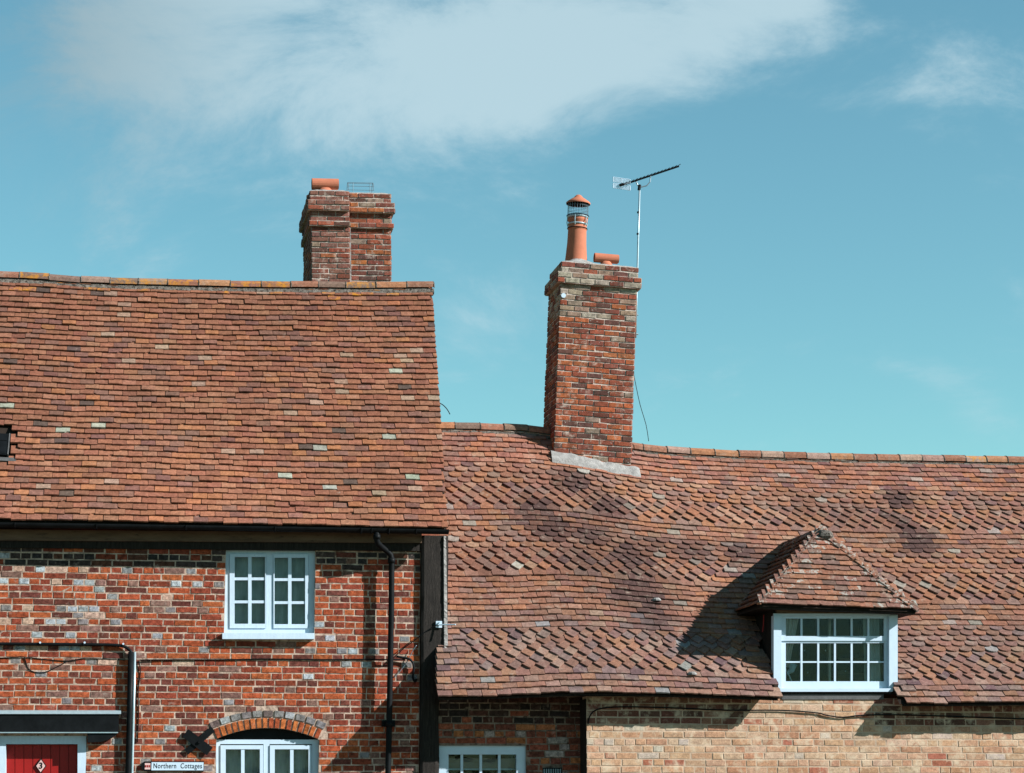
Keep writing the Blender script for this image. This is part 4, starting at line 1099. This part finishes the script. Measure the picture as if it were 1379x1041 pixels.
# apex lifted slightly so hip lines run clean
A2 = D_A + Vector((0, 0, .01)); A3 = D_RB + Vector((0, .05, .01))
pf, *_ = tri_slope(A2, D_FL, D_FR, 15, dorm, 81, dmat); pf.emit('tile', dorm, 260)
pb, *_ = tri_slope(A3, D_BL, D_FL, 13, dorm, 82, dmat, A2); pb.emit('tile', dorm, 0)
pc_, *_ = tri_slope(A2, D_FR, D_BR, 13, dorm, 83, dmat, A3); pc_.emit('tile', dorm, 0)
def hip(A, B, N, seed, wide=.085, hh=.022):
    r = random.Random(seed); d = (A - B).normalized(); L = (A - B).length; s = d.cross(Vector((0, 0, 1))).normalized(); up = s.cross(d).normalized()
    if up.z < 0: up = -up
    for i in range(N):
        t0 = i / N; p = B + d * (L * t0); l = L / N * 1.35
        w = wide * r.uniform(.85, 1.15); h = hh * r.uniform(.8, 1.2)
        c0 = p + up * .022; c1_ = p + d * l + up * .010
        v = []
        for c, k in ((c0, 1.0), (c1_, .8)):
            v += [c - s * w * k - up * h * 1.0, c - s * w * .45 * k + up * h * .05, c + up * h * .35, c + s * w * .45 * k + up * h * .05, c + s * w * k - up * h * 1.0,
                  c - s * w * .9 * k - up * (h + .014), c + s * w * .9 * k - up * (h + .014)]
        f = [(0, 1, 8, 7), (1, 2, 9, 8), (2, 3, 10, 9), (3, 4, 11, 10), (0, 5, 6, 4, 3, 2, 1), (7, 8, 9, 10, 11, 13, 12), (5, 12, 13, 6), (0, 7, 12, 5), (4, 6, 13, 11)]
        o = mk('hip_tile', v, f, M['tile_p'], dorm); o.color = (*pick(PAL_D, r), 1)
        ca = o.data.color_attributes.new('tint', 'FLOAT_COLOR', 'POINT'); ca.data.foreach_set('color', [1.0] * (4 * len(v)))
hip(A2, D_FR, 14, 4, .075, .03); hip(A2, D_FL, 15, 5, .030, .010); hip(A3, A2, 4, 6, .09, .05)
# lumpy mortar at the top of the hips
mm_ = MB(); ns, nr = 14, 9
for i in range(nr + 1):
    for j in range(ns):
        a = 2 * math.pi * j / ns; ph = math.pi * i / nr
        d = Vector((math.cos(a) * math.sin(ph) * .115, math.sin(a) * math.sin(ph) * .10, math.cos(ph) * .075)); d *= 1 + .35 * vn(d.x * 14, d.y * 14, d.z * 14 + 3)
        mm_.v.append(tuple(A2 + Vector((.03, -.03, -.06)) + d + Vector((.35 * -min(0, d.z) * 1.2, 0, 0))))
for i in range(nr):
    for j in range(ns): a = i * ns + j; b = i * ns + (j + 1) % ns; mm_.f.append((a, a + ns, b + ns, b))
o = mm_.out('apex_mortar', M['bedding'], dorm)
# soffit and fascia under the dormer eaves
sf = MB(); z_ = zE - .03
sf.hexa([D_FL + Vector((.02, .03, -.04)), D_FR + Vector((-.02, .03, -.04)), D_FR + Vector((-.02, .03, -.015)), D_FL + Vector((.02, .03, -.015)),
         Vector((D_FL.x + .02, D_BL.y, zE - .06)), Vector((D_FR.x - .02, D_BR.y, D_FR.z - .06)), Vector((D_FR.x - .02, D_BR.y, D_FR.z - .03)), Vector((D_FL.x + .02, D_BL.y, zE - .03))])
part(sf, 'dormer_soffit', M['blackwood'], right)
# cheeks
for X0, X1 in ((WIN_L + .005, WIN_L + .06), (WIN_R - .06, WIN_R - .005)):
    ck = MB(); zt_ = zE - .045
    vB = slope_v_at_z(X0, zt_); yB = SR.Yr + (SR.Ye - SR.Yr) * vB
    zf = px_z(1046, 935, YWN)
    prof = [(YWN + .03, zf), (yB + .1, zt_ - .04), (yB + .1, zt_), (YWN + .03, zt_)]
    prof[1] = (yB + .15, zt_ - .1)
    n = 4; ck.add([(X0, y, z) for y, z in prof] + [(X1, y, z) for y, z in prof], [tuple(range(n)), tuple(range(2 * n - 1, n - 1, -1))] + [(i, i + n, (i + 1) % n + n, (i + 1) % n) for i in range(n)])
    part(ck, 'dormer_cheek', M['blackwood'], right)
Yf = YWN
dw = part(MB().quad(1042, 826, 1209, 829, Yf, .10).quad(1042, 829, 1052.5, 918, Yf - .01, .10).quad(1197.5, 829, 1209, 923, Yf - .01, .10).quad(1048, 918, 1052.5, 931, Yf - .01, .08).quad(1197.5, 923, 1203, 931, Yf - .01, .08), 'dormer_window', M['white'], right)
dw['label'] = 'white dormer sash window with eighteen small panes'
bar('head_strip', 1046, 819.5, 1209, 826, Yf - .02, .08, M['wood'], dw)
# top sash sits forward, bottom sash behind it
m = MB(); Yt = Yf + .03
m.quad(1052.5, 829, 1197.5, 833, Yt, .03).quad(1052.5, 856.5, 1197.5, 863, Yt, .03).quad(1052.5, 833, 1058.2, 856.5, Yt, .03).quad(1190.5, 833, 1197.5, 856.5, Yt, .03)
o = m.out('upper_sash', M['white'], None); o.parent = dw
glazing(dw, 1058.2, 833, 1190.5, 856.5, [1079.5, 1102, 1124.5, 1147, 1169.5], [], Yt + .004, M['white'], bw=1.3)
m = MB(); Yl = Yf + .045
m.quad(1052.5, 863, 1197.5, 866, Yl, .03).quad(1052.5, 917.5, 1197.5, 928, Yl, .03).quad(1052.5, 866, 1058.2, 917.5, Yl, .03).quad(1191, 866, 1197.5, 917.5, Yl, .03)
o = m.out('lower_sash', M['white'], None); o.parent = dw
glazing(dw, 1058.2, 866, 1191, 917.5, [1079.5, 1102, 1124.5, 1147, 1169.5], [891.5], Yl + .004, M['white'], bw=1.3)
bar('sill', 1050.5, 927, 1202, 931.5, Yf - .03, .12, M['white'], dw)
bar('lead_flashing', 1053, 934.5, 1190, 942, YB - .015, .02, M['lead'], dw)
bar('sill_board', 1052, 931.5, 1203, 935, YB - .02, .10, M['blackwood'], dw)
zdw0, zdw1 = px_z(1120, 932, Yf), px_z(1120, 824, Yf)
room(right, WIN_L + .07, WIN_R - .07, Yf + .08, zdw0, zdw1, 1.1)
zc0, zc1 = zdw0 + .08, zdw1 - .02
curtain(dw, px_x(1055, 870, Yf), px_x(1082, 870, Yf), px_z(1060, 898, Yf), zc1, Yf + .115, M['curtain'], 5, .018, x1b=px_x(1066, 880, Yf))
curtain(dw, px_x(1168, 870, Yf), px_x(1190, 870, Yf), zc0, zc1, Yf + .13, M['net'], 4, .018)
# tied tail of the left curtain, a pale post behind, a chest and its knobs in the dim room
tl = MB().tube([P(1064, 892, Yf + .14), P(1068, 897, Yf + .12), P(1066, 903, Yf + .12), P(1060, 908, Yf + .13)], [.025, .05, .035, .01], 8); o = tl.out('curtain_tail', M['white'], None); o.parent = dw
tl = MB().tube([P(1058, 902, Yf + .12), P(1063, 910, Yf + .12), P(1066, 918, Yf + .12)], .008, 6); o = tl.out('tie_cord', M['white'], None); o.parent = dw
bar('room_post', 1116, 826, 1119, 925, Yf + .3, .03, M['curtain'], dw)
for a, b, c, d in ((1130, 886, 1144, 892), (1152, 887, 1166, 892), (1129, 903, 1146, 925), (1151, 906, 1167, 925)): bar('chest_front', a, b, c, d, Yf + .55, .03, M['wood'], dw)
for a, b in ((1138, 903), (1087, 905), (1111, 875), (1083, 875)): bar('knob', a, b, a + 1.4, b + 1.8, Yf + .5, .01, M['white'], dw)
# faded red batten on the cheek
bt = MB().tube([P(1028.6, 828, -.05), P(1028.2, 842, -.05), P(1027, 851, -.05)], .008, 6); bo = part(bt, 'bracket_rod', M['red'], right)
# mortar pats on the roof
for (px, py) in ((883, 809.5), (931, 909)):
    q_, v_ = SR.hit(px, py); mb = MB().lathe(q_ + SR.n * .03 - Vector((0, .02, .02)), [(.06, 0), (.055, .02), (.035, .035), (.0, .04)][:3], 10); part(mb, 'mortar_pat', M['flaunch'], right)

# ------------------------------------------------------------------ things fixed to the cottages
# television aerial
am = P(859, 378, C2F.y + .45)
aer = thing('tv_aerial', 'grey television aerial on a thin mast behind the right chimney', 'aerial', tuple(am))
mats = Matrix.Translation(am)
YA = C2F.y + .45
def L_(p): return Vector(p) - am
mtop = P(861.5, 251, YA)
MB().tube([L_(P(856, 455, YA)), L_(P(857.5, 400, YA)), L_(P(859.5, 320, YA)), L_(mtop)], .0125, 8).out('mast', M['grey'], aer, smooth=True)
for py, w in ((286, 1), (315, 1)): c = L_(P(860.2 - (py - 251) * .02, py, YA)); MB().tube([c - Vector((0, 0, .012)), c + Vector((0, 0, .012))], .017, 8).out('mast_joint', M['black'], aer)
b0, b1 = P(836, 250, YA - .05), P(914, 224, YA + .10)
MB().tube([L_(b0), L_(b1)], .0135, 6).out('boom', M['black'], aer)
bd = (b1 - b0); bn = bd.normalized(); side = bn.cross(Vector((0, 0, 1))).normalized()
for k in range(16):
    c = b0 + bd * (k + .8) / 16.3
    MB().tube([L_(c - side * .12 + Vector((0, 0, .008))), L_(c + side * .12 + Vector((0, 0, .008)))], .0045, 5).out('element', M['black'], aer)
MB().tube([L_(P(856.5, 244, YA)), L_(P(859, 250, YA)), L_(P(863, 252, YA)), L_(P(871, 250, YA)), L_(P(875.5, 245, YA)), L_(P(876, 237, YA))], .009, 6).out('boom_cradle', M['wire'], aer)
MB().tube([L_(P(860.5, 256, YA)), L_(P(861.5, 249, YA))], .022, 8).out('mast_clamp', M['black'], aer)
rf = MB()
o3 = P(836, 248, YA - .02); rx = (P(848, 250, YA) - P(824, 246.5, YA)).normalized()
up_ = Vector((0, 0, 1))
for s_, zc in ((1, .045), (-1, -.045)):
    for k in range(5):
        off = Vector((0, -.03 - .012 * k * 0, s_ * (.012 + .016 * k)))
        rf.tube([L_(o3 + off - rx * .115), L_(o3 + off + rx * .125)], .0048, 4)
    for xx in (-.115, .005, .125): rf.tube([L_(o3 + Vector((0, -.03, s_ * .012)) + rx * xx), L_(o3 + Vector((0, -.03, s_ * .078)) + rx * xx)], .006, 4)
rf.out('reflector', M['white'], aer)
MB().tube([L_(o3 + rx * -.03 + Vector((0, -.04, -.03))), L_(o3 + rx * .03 + Vector((0, -.04, .0)))], .016, 6).out('dipole', M['black'], aer)
for py in (424, 450):
    c = L_(P(856.5, py, YA)); MB().tube([c - Vector((.05, 0, 0)), c + Vector((.03, 0, 0))], .011, 6).out('mast_bracket', M['grey'], aer)
def cable(pts, rr, label, mat='black', name='cable', cat='cable', closed=6, smooth_n=3):
    pts = [Vector(p) for p in pts]
    # Catmull-Rom through the points
    out = []
    for i in range(len(pts) - 1):
        p0 = pts[max(0, i - 1)]; p1 = pts[i]; p2 = pts[i + 1]; p3 = pts[min(len(pts) - 1, i + 2)]
        for k in range(smooth_n):
            t = k / smooth_n
            out.append(0.5 * ((2 * p1) + (p2 - p0) * t + (2 * p0 - 5 * p1 + 4 * p2 - p3) * t * t + (3 * p1 - p0 - 3 * p2 + p3) * t ** 3))
    out.append(pts[-1])
    base = out[0]
    o = MB().tube([p - base for p in out], rr, closed).out(name, M[mat], None, smooth=True); o.location = base
    o['label'] = label; o['category'] = cat; return o
cable([P(853, 455, YA), P(851.5, 490, YA - .1), P(855, 512, YA - .15), P(862, 545, YA - .2), P(870, 572, YA - .25), P(873.5, 594, YA - .3)], .0045, 'thin aerial lead hanging slack from the right chimney to the ridge')
cable([P(588, 541, 1.3), P(596, 545, 1.3), P(602, 551, 1.3), P(606, 558, 1.3)], .006, 'short loose wire end curling off the tall roof edge against the sky')
thick = [P(-95, 866.5, -.03), P(0, 867, -.03), P(60, 867.5, -.03), P(120, 868, -.03), P(150, 868.5, -.03), P(165, 870, -.035), P(173, 874, -.04), P(177.5, 880, -.05), P(179, 890, -.05)]
ck_ = cable(thick, .020, 'thick black cable running along the brick wall above the door hood')
for px in (54, 114, 166):
    c = P(px, 865.3 + (1.8 if px == 166 else 0), -.055); o = MB().tube([(c.x, -.03, c.z), (c.x, -.062, c.z)], .012, 8).out('clip', M['white'], None); o.parent = ck_; o.matrix_parent_inverse = Matrix.Translation(-Vector(ck_.location))
pp = [P(180.2, 878, -.06), P(178.4, 960, -.06), P(176.4, 1045, -.06)]; pp.append(Vector((pp[-1].x, -.06, .02)))
cg_ = thing('conduit', 'cable guard pipe beside the door hood, built as grey lit side and black shaded side', 'pipe', tuple(pp[-1]))
MB().tube([p - pp[-1] + Vector((-.030, .01, 0)) for p in pp], .034, 14).out('pipe_shaded_side', M['black'], cg_, smooth=True)  # black tube stands for the pipe's shaded side and cast shadow
MB().tube([p - pp[-1] + Vector((.012, 0, 0)) for p in pp], .015, 12).out('pipe_lit_side', M['grey'], cg_, smooth=True)  # grey tube stands for the same pipe's sunlit edge
cable([P(-95, 886, -.008), P(0, 886, -.008), P(20, 885, -.012), P(31, 884.5, -.012), P(60, 888, -.006), P(85, 890, -.008), P(100, 889, -.012), P(115, 886.5, -.012), P(150, 888, -.006), P(168, 889, -.006)], .0055, 'thin slack wire along the wall just under the thick black cable')
cable([P(33, 885, -.012), P(35, 892, -.008), P(38, 900, -.008), P(46, 905, -.008), P(60, 905.5, -.008), P(75, 899, -.008), P(90, 891, -.010)], .0055, 'drooping loop of thin black wire above the door hood')
cable([P(188, 889, -.02), P(240, 888.5, -.012), P(300, 888.5, -.012), P(360, 887.5, -.012), P(430, 888.3, -.012), P(490, 888, -.012), P(520, 888.3, -.06), P(545, 888, -.04)], .0085, 'straight black wire crossing the wall below the upper window')
cable([P(187, 890, -.02), P(189, 905, -.012), P(186, 930, -.012), P(186.5, 960, -.012), P(185, 1000, -.012)], .006, 'thin black wire dropping beside the grey guard pipe')
cable([P(534, 884, -.05), P(545, 886, -.05), P(552, 888, -.05), P(556.5, 894, -.05), P(557, 905, -.05), P(556, 912, -.05), P(559, 918, -.05), P(561, 914, -.05)], .015, 'hooked black cable end hanging beside the corner post')
cable([P(590, 841.5, -.10), P(582, 845, -.10), P(570, 853, -.09), P(560, 861, -.08), P(545, 872, -.06), P(533, 883, -.05), P(528, 888, -.05)], .0065, 'black wire slanting from the steel bracket down to the downpipe')
cable([P(561, 869, -.05), P(556, 876, -.04), P(549, 890, -.03), P(538, 905, -.02), P(530, 913, -.02)], .0045, 'grey thin wire sloping down behind the hooked cable', 'wire')
cable([P(792, 975, YB - .01), P(794, 965, YB - .02), P(803, 956, YB - .03), P(830, 952, YB - .03), P(900, 953, YB - .03), P(980, 956.5, YB - .02), P(1050, 956.5, YB - .02), P(1100, 960, YB - .02), P(1112, 963, YB - .02), P(1135, 966, YB - .02), P(1165, 963, YB - .02), P(1230, 963, YB - .02), P(1379, 968, YB - .02), P(1470, 969, YB - .02)], .0085, 'black wire sagging along the top of the buff brick wall')
# telephone wire bracket on the corner post
bk = P(591, 841, -.07); tb = thing('wire_bracket', 'small pale steel wire bracket screwed to the black corner post', 'bracket', tuple(bk))
MB().box(-.036, .036, -.012, .012, -.038, .040).out('plate', M['white'], tb)
MB().tube([(0, -.02, -.005), (.05, -.05, -.005), (.18, -.13, -.008)], .008, 8).out('rod', M['white'], tb)
MB().tube([(.0, -.012, .02), (0, -.03, .02)], .008, 6).out('screw', M['grey'], tb)
# iron cross tie
ic = P(267, 1000, -.03); it = thing('wall_tie', 'black iron X-shaped tie plate on the brick wall beside the arched window', 'wall tie', tuple(ic))
def strap(a, b, w, y0, y1, name):
    a = Vector(a) - ic; b = Vector(b) - ic; d = (b - a); d.y = 0; d.normalize(); s = Vector((-d.z, 0, d.x)) * w
    q = [a - s, b - s, b + s, a + s]; q = [Vector((p.x, y0, p.z)) for p in q] + [Vector((p.x, y1, p.z)) for p in q]
    MB().hexa(q).out(name, M['black'], it)
strap(P(249.5, 987, -.03), P(282.5, 1012, -.03), .055, -.012, .0, 'tie_bar')
strap(P(251, 1013, -.03), P(287, 981.5, -.03), .036, .001, .014, 'tie_bar')
MB().tube([(.012, -.03, .005), (.012, .01, .005)], .018, 6).out('bolt', M['black'], it)
# name sign
sc_ = P(232, 1032, -.03); sg = thing('name_sign', 'white house name sign reading Northern Cottages on a black backing board', 'sign', tuple(sc_))
x0s, x1s = P(190, 1032, -.03).x - sc_.x, P(274.5, 1032, -.03).x - sc_.x; hh = .056
n = 10; ol = [(x1s, -hh), (x1s, hh)] + [(x0s + hh * .9 - math.sin(math.pi * k / n) * hh * .9, math.cos(math.pi * k / n) * hh) for k in range(n + 1)]
m_ = MB(); k_ = len(ol); m_.add([(x, 0, z) for x, z in ol] + [(x, .028, z) for x, z in ol], [tuple(range(k_)), tuple(range(2 * k_ - 1, k_ - 1, -1))] + [(i, i + k_, (i + 1) % k_ + k_, (i + 1) % k_) for i in range(k_)])
m_.out('backing_board', M['black'], sg)
xw0 = P(204, 1032, -.03).x - sc_.x
MB().box(xw0, x1s - .004, -.006, -.001, -.045, .046).out('white_panel', M['white'], sg)
xl0, xl1 = P(195, 1032, -.03).x - sc_.x, P(202.5, 1032, -.03).x - sc_.x
MB().box(xl0, xl1, -.005, -.001, -.035, .036).out('emblem_panel', M['pink'], sg)
for k in range(3):
    c = xl0 + (xl1 - xl0) * (k + .5) / 3; m_ = MB()
    m_.box(c - .007, c + .007, -.007, -.0052, -.012, .014); m_.out('emblem_mark', M['red'], sg)
tx = text_mesh('Northern  Cottages', .082, ((xw0 + x1s) / 2, -.0068, .003), M['black'], 'lettering', sg, ext=.0006, offset=.0006, spacing=1.12)
wd = max(v.co.x for v in tx.data.vertices) - min(v.co.x for v in tx.data.vertices)
for v_ in tx.data.vertices: v_.co.x *= (x1s - xw0 - .045) / wd

# ------------------------------------------------------------------ ground
def sheet(name, x0, x1, y0, y1, z, mat, h=0.0):
    m = MB()
    if h: m.box(x0, x1, y0, y1, z - h, z)
    else: m.add([(x0, y0, z), (x1, y0, z), (x1, y1, z), (x0, y1, z)], [(0, 1, 2, 3)])
    o = m.out(name, mat, None); o['kind'] = 'structure'; return o
grass = plain_mat('grass_ground', (0.06, 0.09, 0.03), 0.95, 0.1, var=0.3, scale=2, bmp=0)
sheet('ground', -2500, 2500, -2500, 2500, -.13, grass)
sheet('unseen_road', -200, 200, -12, -2.4, -.12, M['lane'])
sheet('unseen_pavement', -200, 200, -2.4, .5, 0.0, M['warm_bounce_paving'], .13)
print('objects', len(bpy.data.objects), 'tris', sum(len(o.data.polygons) for o in bpy.data.objects if o.type == 'MESH'))
